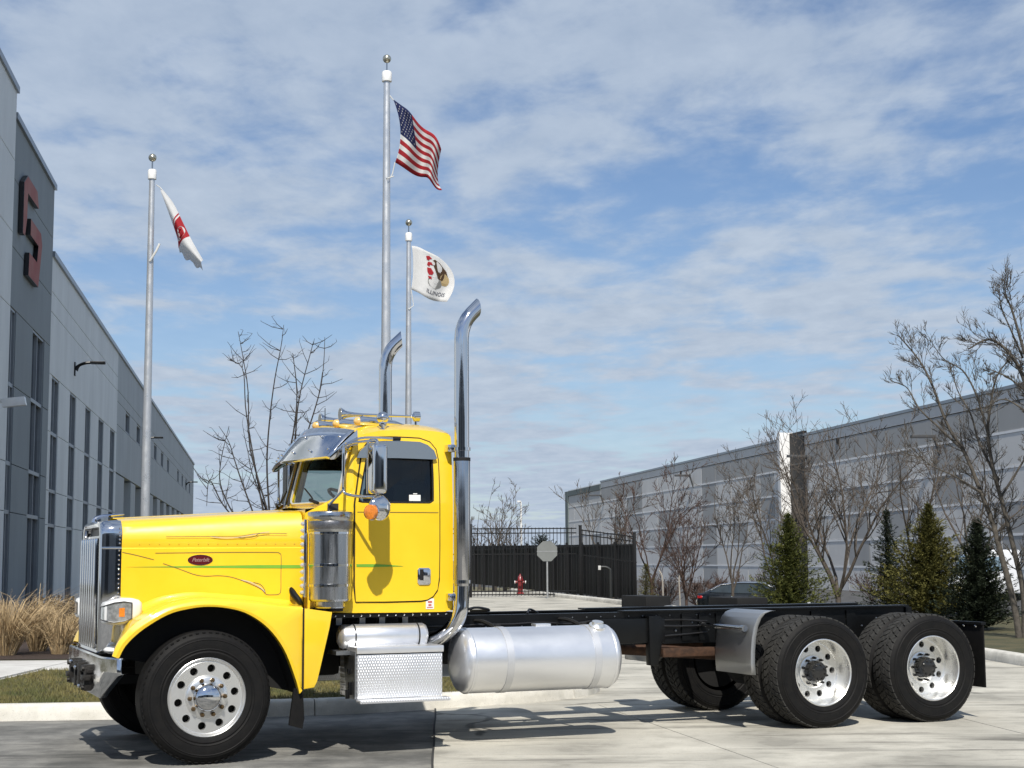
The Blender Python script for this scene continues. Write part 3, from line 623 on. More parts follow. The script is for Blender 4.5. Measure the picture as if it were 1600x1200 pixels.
bt = lambda px, D, h, lab, m, seed, **k: bare_tree('bare_tree', (at(px, D), D, fall(at(px, D), D) + .05), h, lab, m, seed, group='bare trees by the parking lot', **k)
# tall trees at the right edge of the picture area
def path_tree(D, base, stems, label, m, seed, r0, tw=.0042, dens=13, sub=5):
    rnd = random.Random(seed); bx, by = base; o = empty('bare_tree', (at(bx, D), D, CAM_H + (870 - by) / 2400 * D), 0, label, 'tree', 'bare trees by the parking lot'); tr = MB(); cr = MB(); o0 = o.location
    P = lambda x, y, dy: Vector((at(x, D + dy) - o0.x, dy, CAM_H + (870 - y) / 2400 * (D + dy) - o0.z))
    def twig(p, d, ln, r, lev):
        n = 4; pts = [p]; q = p.copy(); dd = d.copy()
        for i in range(n):
            dd = (dd + Vector((rnd.uniform(-1, 1), rnd.uniform(-1, 1), rnd.uniform(-.3, .7))) * .22).normalized(); q = q + dd * ln / n; pts.append(q)
        cr.tube(pts, [max(r * (1 - .7 * i / n), tw * .5) for i in range(n + 1)], 4 if lev else 5, cap=False)
        if lev < 2:
            for j in range(sub if lev == 0 else 4):
                i = rnd.randint(1, n - 1); dv = (pts[i + 1] - pts[i]).normalized(); s_ = Vector((rnd.gauss(0, 1), rnd.gauss(0, 1), rnd.gauss(0, .5))); nd = (dv + s_.normalized() * rnd.uniform(.5, 1.0) + Vector((0, 0, .2))).normalized(); twig(pts[i].lerp(pts[i + 1], rnd.random()), nd, ln * rnd.uniform(.35, .6), max(r * .55, tw), lev + 1)
    for k, (pts, dy, rs) in enumerate(stems):
        n = len(pts); c = catmull([P(x, y, dy * (i / (n - 1)) ** 2) for i, (x, y) in enumerate(pts)], 26)
        (tr if k < 2 else cr).tube(c, [rs * .78 * (1 - .86 * i / 25) + tw * .5 for i in range(26)], 7, cap=False)
        L0 = (c[-1] - c[0]).length
        for j in range(int(dens * max(1, L0 / 1.5))):
            i = rnd.randint(5 if k < 2 else 2, 24); dv = (c[i + 1] - c[i]).normalized(); s_ = Vector((rnd.gauss(0, 1), rnd.gauss(0, 1), rnd.gauss(0, .4))); s_ = (s_ - dv * s_.dot(dv)).normalized(); nd = (dv * .75 + s_ * rnd.uniform(.5, 1.0) + Vector((0, 0, .15))).normalized()
            twig(c[i], nd, min(L0, 2.2) * rnd.uniform(.10, .24), max(rs * (1 - .82 * i / 25) * .24, tw * 1.1), 0)
    tr.build('trunk', m, o, smooth=60); cr.build('crown', m, o, smooth=0, recalc=False); return o
path_tree(26.5, (1584, 1012), [([(1582, 1012), (1574, 940), (1556, 860), (1546, 815), (1530, 770), (1508, 710), (1482, 665), (1460, 600), (1440, 560), (1412, 525)], .5, .075), ([(1588, 1012), (1590, 930), (1580, 870), (1566, 800), (1552, 740), (1545, 680), (1550, 640), (1562, 590), (1585, 560)], -.3, .07), ([(1500, 700), (1470, 670), (1440, 640), (1420, 605), (1395, 595)], .3, .026), ([(1552, 740), (1530, 690), (1520, 650), (1500, 610), (1494, 580)], .4, .03), ([(1560, 780), (1600, 720), (1615, 690)], -.2, .03), ([(1530, 770), (1490, 745), (1450, 725), (1418, 692)], -.4, .022), ([(1545, 680), (1530, 620), (1510, 580), (1480, 560), (1460, 530)], -.3, .024)], 'tall leaning bare tree with forked grey trunks beside the dark evergreen', BARK, 21, .08)
path_tree(25.0, (1655, 1010), [([(1655, 1010), (1650, 850), (1640, 700), (1615, 620), (1590, 560), (1555, 530), (1520, 545)], .2, .085), ([(1652, 900), (1648, 750), (1625, 620), (1605, 540), (1590, 480), (1578, 455)], -.3, .06), ([(1640, 680), (1600, 640), (1570, 625), (1540, 640)], .3, .025), ([(1615, 620), (1580, 590), (1545, 575)], .1, .024), ([(1605, 560), (1590, 520), (1575, 480), (1572, 450)], .3, .022)], 'tall bare tree spreading over the end of the drive kerb', BARK, 8, .09)
bt(1303, 46, 6.0, 'vase shaped bare tree between the two green conifers', BARKT, 31, mains=6, trunk_h=.16, spread=.55, r0=.09, depth=3, dens=10, tw=.008)
bt(1215, 52, 5.9, 'bare tree close behind the green conifer by the dark sedan', BARKT, 4, mains=5, trunk_h=.2, spread=.35, r0=.07, depth=3, dens=9, tw=.008)
bt(1432, 44, 5.5, 'bare tree with arching limbs behind the bushy yellow-green conifer', BARKT, 17, mains=4, trunk_h=.3, spread=.6, r0=.07, depth=3, dens=9, lean=(-.5, 0), tw=.008)
bt(1510, 40, 5.0, 'bare tree in front of the white parked truck', BARKT, 77, mains=4, trunk_h=.3, spread=.5, r0=.06, depth=3, dens=9, tw=.007)
bt(1140, 60, 5.6, 'slim bare tree right behind the dark sedan', BARKT, 9, mains=4, trunk_h=.25, spread=.3, r0=.06, depth=3, dens=9, tw=.009)
bt(1068, 62, 4.4, 'short twiggy bare tree left of the dark sedan', BARKR, 12, mains=7, trunk_h=.2, spread=.45, r0=.06, depth=3, dens=9, tw=.009)
bt(1015, 66, 6.0, 'bare tree beside the end post of the black fence', BARKR, 14, mains=5, trunk_h=.25, spread=.4, r0=.07, depth=3, dens=7, tw=.012)
bt(955, 80, 6.4, 'bare tree showing over the black screen fence', BARKT, 19, mains=5, trunk_h=.25, spread=.45, r0=.08, depth=3, dens=7, tw=.014)
for k, (x, D, h) in enumerate(((748, 105, 5.3), (773, 100, 5.8), (795, 110, 5.2))):
    bt(x, D, h, ['faint bare tree next to the chrome stack', 'tallest faint bare tree beyond the gate', 'faint bare tree nearest the white lamp post'][k], BARKT, 40 + k, mains=5, trunk_h=.25, spread=.35, r0=.08, depth=3, dens=6, tw=.016)
# low reddish brush along the lot
for k, (px_, D, h) in enumerate(((1035, 70, 1.9), (1100, 74, 1.7), (1165, 72, 1.8), (1095, 66, 1.5), (1400, 80, 1.9), (1355, 84, 1.7))):
    bare_tree('brush_shrub', (at(px_, D), D, fall(at(px_, D), D)), h, ['reddish leafless shrub beside the black fence end', 'reddish leafless shrub just left of the dark sedan', 'reddish leafless shrub over the roof of the dark sedan', 'lowest reddish leafless shrub in front of the far warehouse by the sedan', 'reddish leafless shrub behind the slender dark conifer', 'reddish leafless shrub behind the vase shaped bare tree'][k], BARKR, 60 + k, mains=12, trunk_h=.05, spread=.8, r0=.03, depth=2, dens=8, tw=.013, group='reddish shrubs along the lot')['category'] = 'shrub'

def needle_mat(name, a, b, c):
    if name in MATS: return MATS[name]
    m = mat(name, a, .8, var=1, vscale=5.5, col2=b, lo=.32, hi=.68, detail=6); nt = m.node_tree; p = nt.nodes['Principled BSDF']; p.inputs['Specular IOR Level'].default_value = .15; return m
NG = needle_mat('needles_green', (.12, .122, .030), (.035, .05, .016), 0); NO = needle_mat('needles_olive', (.15, .135, .036), (.045, .05, .017), 0); ND = needle_mat('needles_dark', (.035, .045, .026), (.014, .02, .012), 0)
def conifer(px_, D, h, w, label, m, seed, drop=.0, skew=1.0, n=230):
    rnd = random.Random(seed); x = at(px_, D); o = empty('conifer', (x, D, fall(x, D) + .1), 0, label, 'conifer', 'evergreens along the verge')
    MB().tube([(0, 0, -.1), (0, 0, h * .95)], [.07, .008], 8).build('trunk', BARKD, o)
    f = MB()
    def spray(p, d, ln):
        # a twig with needle blades on both sides
        q = p + d * ln; s1 = d.cross(Vector((0, 0, 1)));
        s1 = s1.normalized() if s1.length > 1e-3 else Vector((1, 0, 0)); s2 = d.cross(s1)
        for k in range(5):
            t = (k + .3) / 5; c = p.lerp(q, t)
            for sgn in (-1, 1):
                a = (s1 * sgn * rnd.uniform(.7, 1.1) + s2 * rnd.uniform(-.8, .8) + d * .8).normalized() * ln * rnd.uniform(.32, .5)
                wv = (d * .10 + s2 * rnd.uniform(-.06, .06)) * ln
                f.add([c - wv, c + wv, c + a], [(0, 1, 2)])
    for i in range(n):
        t = (i + rnd.random()) / n; z = h * (.03 + .96 * t ** 1.05); R = w * (1 - t) ** skew * rnd.choice((.4, .65, .85, 1.0, 1.12, 1.32)) + .04; az = i * 2.39996 + rnd.uniform(-.3, .3)
        d = Vector((math.cos(az), math.sin(az), .35 - drop + .5 * t)).normalized(); k = max(3, int(R / .09)); b = Vector((0, 0, z)); sag = -.12 * R
        for j in range(k):
            u = (j + .4) / k; p = b + d * R * u + Vector((0, 0, sag * u * u + .10 * u ** 3 * R)); ln = .13 * (1.1 - .35 * u) * (h / 3) ** .4 * (.45 + .55 * min(1, R / .5))
            for q in range(2):
                dd = (d * .8 + Vector((rnd.uniform(-.8, .8), rnd.uniform(-.8, .8), rnd.uniform(-.35, .6)))).normalized(); spray(p, dd, ln * rnd.uniform(.8, 1.4))
    for k in range(14): spray(Vector((0, 0, h * (.90 + .008 * k))), Vector((rnd.uniform(-.5, .5), rnd.uniform(-.5, .5), 1)).normalized(), .07)
    f.build('crown', m, o, smooth=0, recalc=False); return o
conifer(1228, 37, 2.45, 1.0, 'green conifer right beside the dark sedan', NG, 1, .1, .85, 420)
conifer(1382, 38, 2.6, .72, 'slender dark conifer between two bushier ones', ND, 2, .15, .8, 240)
conifer(1447, 35, 2.6, 1.5, 'broad yellow-green conifer with pointed tip', NO, 3, .1, 1.1, 560)
conifer(1522, 29.5, 2.1, .82, 'dark evergreen at the foot of the leaning tree', ND, 4, .1, .8, 520)
conifer(1006, 56, 1.5, .42, 'small yellow-green evergreen at the end of the black fence', NO, 5, .1, .5, 110)
conifer(845, 84, 3.3, 1.7, 'dark evergreen poking above the gate by the lamp post', ND, 6, .1, .5, 160)
conifer(788, 90, 2.6, .8, 'small dark evergreen seen through the gate bars', ND, 7, .1, .5, 100)
# ornamental grass clumps by the warehouse
STRAW = mat('straw', (.58, .44, .25), .8, var=1, vscale=9, col2=(.30, .21, .11))
def tuft(px_, D, h, label, seed, lean, n=900):
    rnd = random.Random(seed); x = at(px_, D); o = empty('ornamental_grass', (x, D, .14), 0, label, 'grass clump', 'dry grass clumps by the warehouse'); f = MB()
    for i in range(n):
        a = rnd.uniform(0, 2 * math.pi); r = rnd.uniform(0, .13); b = Vector((math.cos(a) * r, math.sin(a) * r, 0)); hh = h * rnd.uniform(.30, 1.08); out = Vector((math.cos(a), math.sin(a), 0)) * rnd.uniform(.1, 1.05) * hh + Vector((lean * hh * rnd.uniform(.5, 1.2), 0, 0))
        pts = [b, b + out * .26 + Vector((0, 0, hh * .48)), b + out * .62 + Vector((0, 0, hh * .80)), b + out * 1.15 + Vector((0, 0, hh * rnd.uniform(.55, 1.02)))]
        w = Vector((math.cos(rnd.uniform(0, 6.3)), math.sin(rnd.uniform(0, 6.3)), 0)) * rnd.uniform(.004, .008)
        f.loft([[p - w * (1 - k / 4), p + w * (1 - k / 4)] for k, p in enumerate(pts)])
    f.build('blades', STRAW, o, smooth=0, recalc=False)
tuft(18, 23.2, .98, 'large dry straw grass clump at the end of the walkway', 1, .22, 800); tuft(66, 24.2, 1.0, 'tall dry grass clump leaning over the walkway', 2, .38, 520); tuft(102, 23.4, .72, 'low dry grass clump close to the truck bumper', 3, .12, 480); tuft(-30, 23.8, .9, 'dry grass clump at the edge of the planting bed', 4, .1, 600)
def shrub(px_, D, r, label, seed):
    rnd = random.Random(seed); o = empty('shrub', (at(px_, D), D, .14), 0, label, 'shrub'); f = MB(); s = MB()
    for i in range(60):
        d = Vector((rnd.gauss(0, 1), rnd.gauss(0, 1), abs(rnd.gauss(0, 1)) + .3)).normalized(); s.tube([(0, 0, 0), d * r * .5, d * r * rnd.uniform(.8, 1.1) + Vector((0, 0, .05))], [.012, .008, .003], 4, cap=False)
    for i in range(2200):
        d = Vector((rnd.gauss(0, 1), rnd.gauss(0, 1), abs(rnd.gauss(0, 1)))).normalized() * r * rnd.uniform(.5, 1.08); a = Vector((rnd.gauss(0, 1), rnd.gauss(0, 1), rnd.gauss(0, 1))).normalized() * .035; b = a.cross(Vector((rnd.gauss(0, 1), rnd.gauss(0, 1), rnd.gauss(0, 1)))).normalized() * .02
        f.add([d - a, d + b, d + a, d - b], [(0, 1, 2, 3)])
    s.build('stems', BARKD, o, smooth=0, recalc=False); f.build('foliage', mat('dark_leaves', (.035, .028, .02), .8, var=.6, vscale=6), o, smooth=0, recalc=False)
shrub(98, 27.5, .75, 'dark twiggy shrub against the warehouse windows', 5); shrub(150, 30, .7, 'dark low shrub behind the truck grille', 6)
# turf blades near the kerb
def turf():
    rnd = random.Random(3); v = []; f = []
    pts = resamp(LEFT, .5)
    def inside(x, y):
        p = min(pts, key=lambda q: (q.x - x) ** 2 + (q.y - y) ** 2); return p
    lim = [(p.x, p.y) for p in pts if p.y < 21.5 and p.x > -9]
    while len(f) < 46000:
        x = rnd.uniform(-6.05, 1.0); y = 15.2 + 4.9 * rnd.random() ** 1.3
        if x > -4.5:
            ky = min((q for q in lim), key=lambda q: abs(q[0] - x) + max(0, q[1] - 17.6) * 9)[1]
            if y < ky + .2: continue
        elif y < 15.3 + (x + 4.5) * .11: continue
        if x > .75: continue
        h = rnd.uniform(.02, .055); a = rnd.uniform(0, 6.3); w = Vector((math.cos(a), math.sin(a), 0)) * .004; t = Vector((rnd.uniform(-.03, .03), rnd.uniform(-.03, .03), h)); b = Vector((x, y, .134)); k = len(v)
        v += [tuple(b - w), tuple(b + w), tuple(b + t)]; f.append((k, k + 1, k + 2))
    m = MB(); m.v = v; m.f = f; m.m = [0] * len(f)
    tag(m.build('grass', mat('grass_blades', (.20, .165, .06), .9, var=1, vscale=1.6, col2=(.07, .085, .025)), smooth=0, recalc=False), 'short half-dry lawn grass behind the kerb', 'grass', kind='stuff')
turf()

# ============================================================ gate, fences, street furniture
IRON = mat('black_iron', (.006, .006, .0065), .45, .2, var=.3, vscale=5)
def picket_fence(name, p0, p1, h, label, cat, gap=.145, rails=(.10, .62, .86, .97), z0=0., z1=0., posts=()):
    p0 = Vector((*p0, z0)); p1 = Vector((*p1, z1)); d = p1 - p0; ln = d.length; ang = math.atan2(d.y, d.x); o = empty(name, p0, ang, label, cat); sl = (z1 - z0) / ln
    me = MB().box(-.0125, .0125, -.0125, .0125, .06, h).mesh('picket', IRON, smooth=0); n = int(ln / gap)
    for i in range(1, n): obj('picket', me, o, (i * gap, 0, i * gap * sl))
    for r in rails: MB().obox((ln / 2, 0, h * r + sl * ln / 2), (ln / 2, 0, sl * ln / 2), (0, .02, 0), (0, 0, .022)).build('rail', IRON, o)
    for q in posts: MB().box(q - .055, q + .055, -.055, .055, -.1, h + .12 + q * sl).box(q - .07, q + .07, -.07, .07, h + .12 + q * sl, h + .15 + q * sl).build('post', IRON, o, bevel=.005)
    return o
picket_fence('drive_gate', (-6.2, 62), (2.55, 62), 2.78, 'black barred sliding gate across the concrete drive', 'gate', posts=(0.05, 4.5), rails=(.04, .09, .62, .92, .985))
picket_fence('picket_fence', (2.65, 62), (4.9, 61.5), 2.72, 'black picket fence running from the gate post', 'fence', z0=0, z1=-.32, posts=(.06, 2.25), rails=(.05, .62, .92, .985))
def screen_fence():
    a = Vector((5.0, 62.6, -.25)); b = Vector((-3.4, 96, 0)); d = (b - a); ln = Vector((d.x, d.y, 0)).length; o = empty('screen_fence', a, math.atan2(d.y, d.x), 'solid black corrugated screen fence behind the gate', 'fence'); n = 14; w = ln / n
    SM = mat('screen_black', (.006, .0065, .008), .5, .1, var=.25, vscale=2)
    me = MB()
    prof = [(i * w / 24, .03 if (i // 2) % 2 else 0) for i in range(25)]
    me.loft([[(x, y, .12) for x, y in prof], [(x, y, 2.36) for x, y in prof]]); me = me.mesh('panel', SM, smooth=20)
    for i in range(n):
        z = .25 * i / n; obj('screen_panel', me, o, (i * w, 0, z)); MB().box(i * w - .05, i * w + .05, .05, .15, 0, 2.45 + z).build('post', SM, o)
    MB().box(0, ln, .04, .09, 2.3, 2.36).build('rail', SM, o)
screen_fence()
def furniture():
    GV = mat('galvanised', (.42, .43, .43), .45, .7, var=.2, vscale=12)
    x, y = at(853, 66), 66; o = empty('stop_sign', (x, y - 6, 0), 0, 'octagonal road sign seen from its bare metal back', 'sign')
    k = 60 / 66; x = at(853, 60); o.location = (x, 60, 0)
    MB().box(-.03, .03, -.02, .02, 0, 2.05).build('post', GV, o)
    oc = [(.42 * math.cos(R_(22.5 + 45 * i)) , 1.82 + .42 * math.sin(R_(22.5 + 45 * i))) for i in range(8)]
    MB().prism(oc, -.035, -.026, 'y').build('plate', mat('sign_back', (.17, .18, .175), .7, 0, var=.1), o)
    MB().box(-.4, .4, -.04, -.034, 1.80, 1.83).build('strap', GV, o)
    x = at(811, 68); o = empty('fire_hydrant', (x, 68, 0), 0, 'red fire hydrant by the gate', 'hydrant'); RD = mat('hydrant_red', (.20, .012, .014), .4, var=.2, coat=.3)
    MB().lathe([(0, 0), (.17, 0), (.17, .06), (.11, .08), (.11, .55), (.14, .57), (.14, .62), (.12, .66), (.09, .76), (.04, .82), (.03, .88), (0, .88)], (0, 0, 0), 'z', 18).build('barrel', RD, o, smooth=40)
    MB().tube([(-.24, 0, .52), (.24, 0, .52)], .055, 10).tube([(0, -.22, .42), (0, 0, .42)], .075, 10).build('outlets', RD, o)
    MB().tube([(-.25, 0, .52), (-.22, 0, .52)], .065, 10).tube([(.22, 0, .52), (.25, 0, .52)], .065, 10).build('outlet_caps', WHITEPL, o)
    x = at(951, 58); o = empty('gooseneck_post', (x, 58, 0), 0, 'dark gooseneck card-reader post by the picket fence', 'post')
    MB().tube(catmull([(0, 0, 0), (0, 0, 1.0), (-.04, 0, 1.13), (-.16, 0, 1.2), (-.36, 0, 1.21)], 20), .05, 10).build('pipe', GV if False else mat('dull_pipe', (.035, .037, .037), .5, .4), o, smooth=60)
    MB().box(-.46, -.36, -.06, .06, 1.10, 1.26).build('reader', mat('reader_grey', (.5, .5, .48), .5), o, bevel=.01)
    def pole(px_, D, top, label, arm=-.7):
        x = at(px_, D); o = empty('lamp_post', (x, D, fall(x, D)), 0, label, 'lamp post', 'lamp posts of the lots'); MB().tube([(0, 0, 0), (0, 0, top)], [.11, .06], 10).build('pole', WHITEPL, o, smooth=60); MB().box(min(0, arm), max(0, arm), -.12, .12, top - .02, top + .1).build('lamp_head', WHITEPL, o, bevel=.02); return o
    pole(813, 120, 6.9, 'tall pale lamp post beyond the gate', -.3)
    pole(812, 150, 6.2, 'distant pale lamp post beyond the gate') if False else None
    for k, (px_, D) in enumerate(((1032, 52), (1058, 53))):
        x = at(px_, D); o = empty('sapling_stake', (x, D, fall(x, D)), 0, ['thin pale stake with bowed top near the fence end', 'straight pale stake near the dark sedan'][k], 'stake'); MB().tube(catmull([(0, 0, 0), (.0, 0, .5), (-.02, 0, 1.1), (-.12 if k == 0 else 0, 0, 1.32)], 10), .028, 6).build('rod', mat('pale_stake', (.42, .38, .33), .8, var=.3), o, smooth=60)
furniture()

# ============================================================ vehicles in the lot
def sedan():
    D = 64.0; x = at(1176, D); o = empty('sedan', (x, D, fall(x, D)), R_(-16), 'dark grey sedan parked behind the truck frame', 'car')
    PA = mat('car_paint_dark', (.008, .010, .011), .22, .2, coat=.8, var=.1); GL = mat('car_glass', (.03, .04, .045), .05, .0, spec=.9, var=.2)
    # profile along X (rear at -2.35, nose at +2.35); half widths per station
    st = [(-2.38, .55, .55, .88, .62), (-2.30, .38, .72, 1.02, .80), (-1.9, .30, .80, 1.08, .89), (-1.3, .26, .82, 1.06, .91), (0, .24, .84, 1.02, .915), (.9, .25, .83, .98, .91), (1.5, .26, .78, .92, .90), (2.0, .30, .70, .82, .86), (2.30, .38, .60, .68, .74), (2.38, .45, .52, .58, .55)]
    rings = []
    for X, zb, zm, ztp, w in st:
        half = [(-w * .85, zb), (-w, zb + .08), (-w, zm), (-w * .95, (zm + ztp) / 2 + .04), (-w * .8, ztp)]; rings.append([(X, a, b) for a, b in half] + [(X, -a, b) for a, b in half[::-1]])
    b = MB().loft(rings, closed=True, cap=True).build('body', PA, o, smooth=50)
    cab = [(-2.0, 1.06, .70), (-1.35, 1.38, .60), (-.6, 1.46, .58), (.2, 1.45, .58), (.6, 1.34, .60), (1.25, 1.0, .72)]
    MB().loft([[(X, -w * 1.06 if z > 1.1 else -w * 1.1, max(z - .45, .98) if 0 else min(1.0, z)), (X, -w, z), (X, 0, z + .02), (X, w, z), (X, w * 1.06 if z > 1.1 else w * 1.1, min(1.0, z))] for X, z, w in cab]).build('greenhouse', GL, o, smooth=30)
    MB().loft([[(X, -w * 1.01, z + .004), (X, -w * .6, z + .022), (X, 0, z + .03), (X, w * .6, z + .022), (X, w * 1.01, z + .004)] for X, z, w in cab[1:5]]).build('roof', PA, o, smooth=50)
    for s in (-1, 1):
        MB().tube([(X, s * w * 1.02, z + .0) for X, z, w in cab], .035, 6).build('roof_pillar', mat('bright_trim', (.7, .71, .72), .15, 1), o, smooth=60)
        MB().obox((-2.2, s * .66, .88), (.10, 0, 0), (0, .20, 0), (0, 0, .055)).build('tail_light', REDLENS, o, bevel=.02)
        MB().obox((2.16, s * .62, .66), (.12, 0, 0), (0, .18, 0), (0, 0, .06)).build('headlamp', mat('car_headlamp', (.7, .72, .74), .1, .3, coat=1), o, bevel=.02)
        MB().obox((.55, s * 1.0, 1.05), (.10, 0, 0), (0, .09, 0), (0, 0, .06)).build('wing_mirror', PA, o, bevel=.03)
        for X in (-1.42, 1.42):
            w = MB().lathe([(.20, 0), (.235, -.01), (.30, -.012), (.325, 0), (.33, .03), (.33, .19), (.30, .21), (.2, .21)], (X, s * .90 if s < 0 else .90, .33), 'y', 28); 
            if s > 0: w.v = [(a, 2 * .90 - b_, c) for a, b_, c in w.v]
            ww = w.build('wheel', RUBBER, o, smooth=40)
            MB().lathe([(0, -.014), (.06, -.018), (.21, -.012), (.225, 0), (.225, .02)], (X, .0, .33), 'y', 20).build('rim', RIMALU, ww, loc=(0, -.905 if s < 0 else .905, 0) if s < 0 else (0, .905, 0), smooth=40)
    MB().box(-2.45, -2.38, -.26, .26, .62, .76).build('number_plate', WHITEPL, o)
sedan()
def white_truck():
    D = 66.0; x = at(1520, D); o = empty('parked_truck', (x, D, fall(x, D)), R_(8), 'white truck tractor parked behind the evergreens', 'truck'); PW = mat('white_truck_paint', (.72, .74, .77), .25, coat=.6, var=.06)
    MB().prism([(-1.6, .9), (-1.55, 1.45), (-.65, 1.75), (-.35, 2.55), (.1, 2.75), (1.5, 2.75), (1.55, .9)], -1.0, 1.0, 'y').build('cab', PW, o, bevel=.12, seg=3, smooth=50)
    MB().obox((-.52, 0, 2.12), (.16, 0, .40), (0, .92, 0), (-.02, 0, .01)).build('windshield', mat('truck_glass', (.25, .36, .45), .06, .2, spec=.9), o)
    for s in (-1, 1): MB().box(-.2, .7, s * 1.0 - .012, s * 1.0 + .012, 1.85, 2.45).build('side_window', MATS['truck_glass'], o)
    MB().box(-1.7, 5.2, -.45, .45, .62, .9).build('chassis', BLACK, o)
    me = MB().lathe([(.25, 0), (.45, -.01), (.5, .03), (.5, .26), (.25, .28)], (0, 0, 0), 'y', 24).mesh('wheel', RUBBER)
    for X in (-1.0, 3.4, 4.6):
        for s in (-1, 1): w = obj('wheel', me, o, (X, -1.1 if s < 0 else .85, .5)); MB().lathe([(0, -.012), (.2, -.02), (.26, 0), (.26, .02)], (0, 0, 0), 'y', 16).build('rim', RIMALU, w)
    MB().box(1.8, 2.6, -1.1, -.5, .45, .95).build('fuel_tank', RIMALU, o, bevel=.1)
white_truck()
# ============================================================ added behind the viewer, out of view, to give the chrome something to mirror
def across():
    o = empty('warehouse', (0, -46, 0), 0, 'added grey warehouse out of view, only there for the chrome to mirror', 'building')
    MB().box(-70, 70, -30, 0, 0, 11).build('wall_core', mat('added_wall', (.10, .11, .12), .8, var=.2, vscale=.3), o)
    for i in range(14):
        MB().box(-70 + i * 10 + .1, -60 + i * 10 - .1, 0, .2, 0, 10.6).build('wall_panel', mat('added_panel', (.24, .25, .26), .8, var=.2, vscale=.3) if i % 3 else mat('added_panel_dark', (.05, .055, .06), .8, var=.2), o)
    tag(MB().add([(-120, -46, .02), (120, -46, .02), (120, -25.2, .02), (-120, -25.2, .02)], [(0, 1, 2, 3)]).build('lawn', TURF, smooth=0, recalc=False), kind='structure')  # added turf strip, also unseen, for the chrome to reflect
across()
# ============================================================ the truck (local: +X to the tail, -Y towards the street side, +Z up)
TR = empty('semi_truck', (-2.7801, 12.8815, 0), 0.3995, 'bright yellow long-nosed semi truck with chrome stacks and a bare black chassis', 'truck')
WB, SP = 5.518, 1.2018
def yh(x): return 0.53 + (0.77 - 0.53) * (x + 0.56) / 1.41       # half width of the hood
def zt(x): return 1.838 + (1.915 - 1.838) * (x + 0.56) / 1.41     # height of the hood shoulder
def make_hood():
    rings = []
    for i in range(15):
        x = -0.56 + 1.41 * i / 14; w = yh(x); z = zt(x)
        half = [(-w, 1.02), (-w, 1.20), (-w, 1.40), (-w, 1.55), (-w, 1.618), (-w + 0.007, 1.624), (-w + 0.007, 1.632), (-w + 0.003, 1.64), (-w + 0.012, 1.72), (-w + 0.03, 1.79), (-w + 0.06, z - 0.035), (-w + 0.10, z - 0.01), (-w + 0.16, z + 0.006), (-w * 0.45, z + 0.02), (-w * 0.14, z + 0.026), (-w * 0.10, z + 0.034)]
        full = half + [(-a, b) for a, b in half[::-1]]
        rings.append([(x, a, b) for a, b in full])
    m = MB().loft(rings)
    m.add(rings[-1], [tuple(range(len(rings[-1])))])
    h = m.build('hood', YELLOW, TR, smooth=40)
    return h
HOOD = make_hood()
LIP = [(-.655,.80),(-.60,.90),(-.48,1.01),(-.30,1.115),(-.15,1.155),(0,1.17),(.16,1.155),(.31,1.11),(.47,1.0),(.60,.83),(.69,.61),(.725,.49)]
SIL = [(-.70,.82),(-.652,.93),(-.53,1.06),(-.33,1.172),(-.165,1.216),(0,1.232),(.175,1.22),(.36,1.20),(.56,1.172),(.748,1.150),(.748,.80),(.748,.52)]
def make_fender(s):
    n = 49
    lip = catmull([(a, 0, b) for a, b in LIP], n); sil = []
    # silhouette: smooth over the arch, straight down the rear edge
    top = catmull([(a, 0, b) for a, b in SIL[:10]], 37); rear = [Vector((.748, 0, 1.150 + (.52 - 1.150) * k / 12)) for k in range(1, 13)]
    sil = top + rear
    rows = []
    for L_, S_ in zip(lip, sil):
        d = (S_ - L_).normalized(); xj = min(max(S_.x * 1.12 if S_.x > .3 else S_.x, -.56), .838); yj = yh(xj) - 0.002
        J = Vector((xj, yj, S_.z + (0.012 if S_.x < .8 else 0.012)))
        if S_.z < 1.0 and S_.x > .8: J = Vector((.836, yj, S_.z))
        if S_.x < -.5: J = Vector((-.555, yj, S_.z + 0.03 + (S_.x + .5) * .2))
        mid = S_.lerp(J, 0.45); 
        row = [(L_.x, 1.06, L_.z), (L_.x, 1.155, L_.z), (L_.x, 1.168, L_.z + .002), tuple((L_ + d * .028)[i] if i != 1 else 1.172 for i in range(3)),
               tuple((L_ + d * .034)[i] if i != 1 else 1.166 for i in range(3)), tuple((S_ - d * .03)[i] if i != 1 else 1.162 for i in range(3)), (S_.x, 1.148, S_.z), (S_.x * .97 + J.x * .03, 1.11, S_.z + .008 if S_.x < .83 else S_.z), (mid.x, 1.11 * .55 + J.y * .45, S_.z * .5 + J.z * .5 + (.004 if S_.x < .83 else 0)), (J.x, J.y + .05, J.z if S_.x < .83 else J.z), (J.x, J.y, J.z + .03 if S_.x < .83 else J.z)]
        rows.append([(p[0], s * p[1], p[2]) for p in row])
    f = MB().loft(rows).build('fender', YELLOW, TR, smooth=50)
    # black inner well
    w = MB(); arch = [(p.x, p.z) for p in lip]
    w.loft([[(x, s * y, z - .004) for x, z in arch] for y in (1.10, .82)])
    w.add([(x, s * .82, z) for x, z in arch], [tuple(range(len(arch)))])
    w.build('wheel_well', MATTE, f)
    # mud flap hanging at the rear of the arch
    MB().prism([(.655, .25), (.76, .22), (.775, .30), (.76, .53), (.69, .53)], s * 1.13, s * 1.10, 'y').build('mud_flap', RUBBER, f)
    return f
for s in (-1, 1): FND = make_fender(s) if s == -1 else make_fender(s)
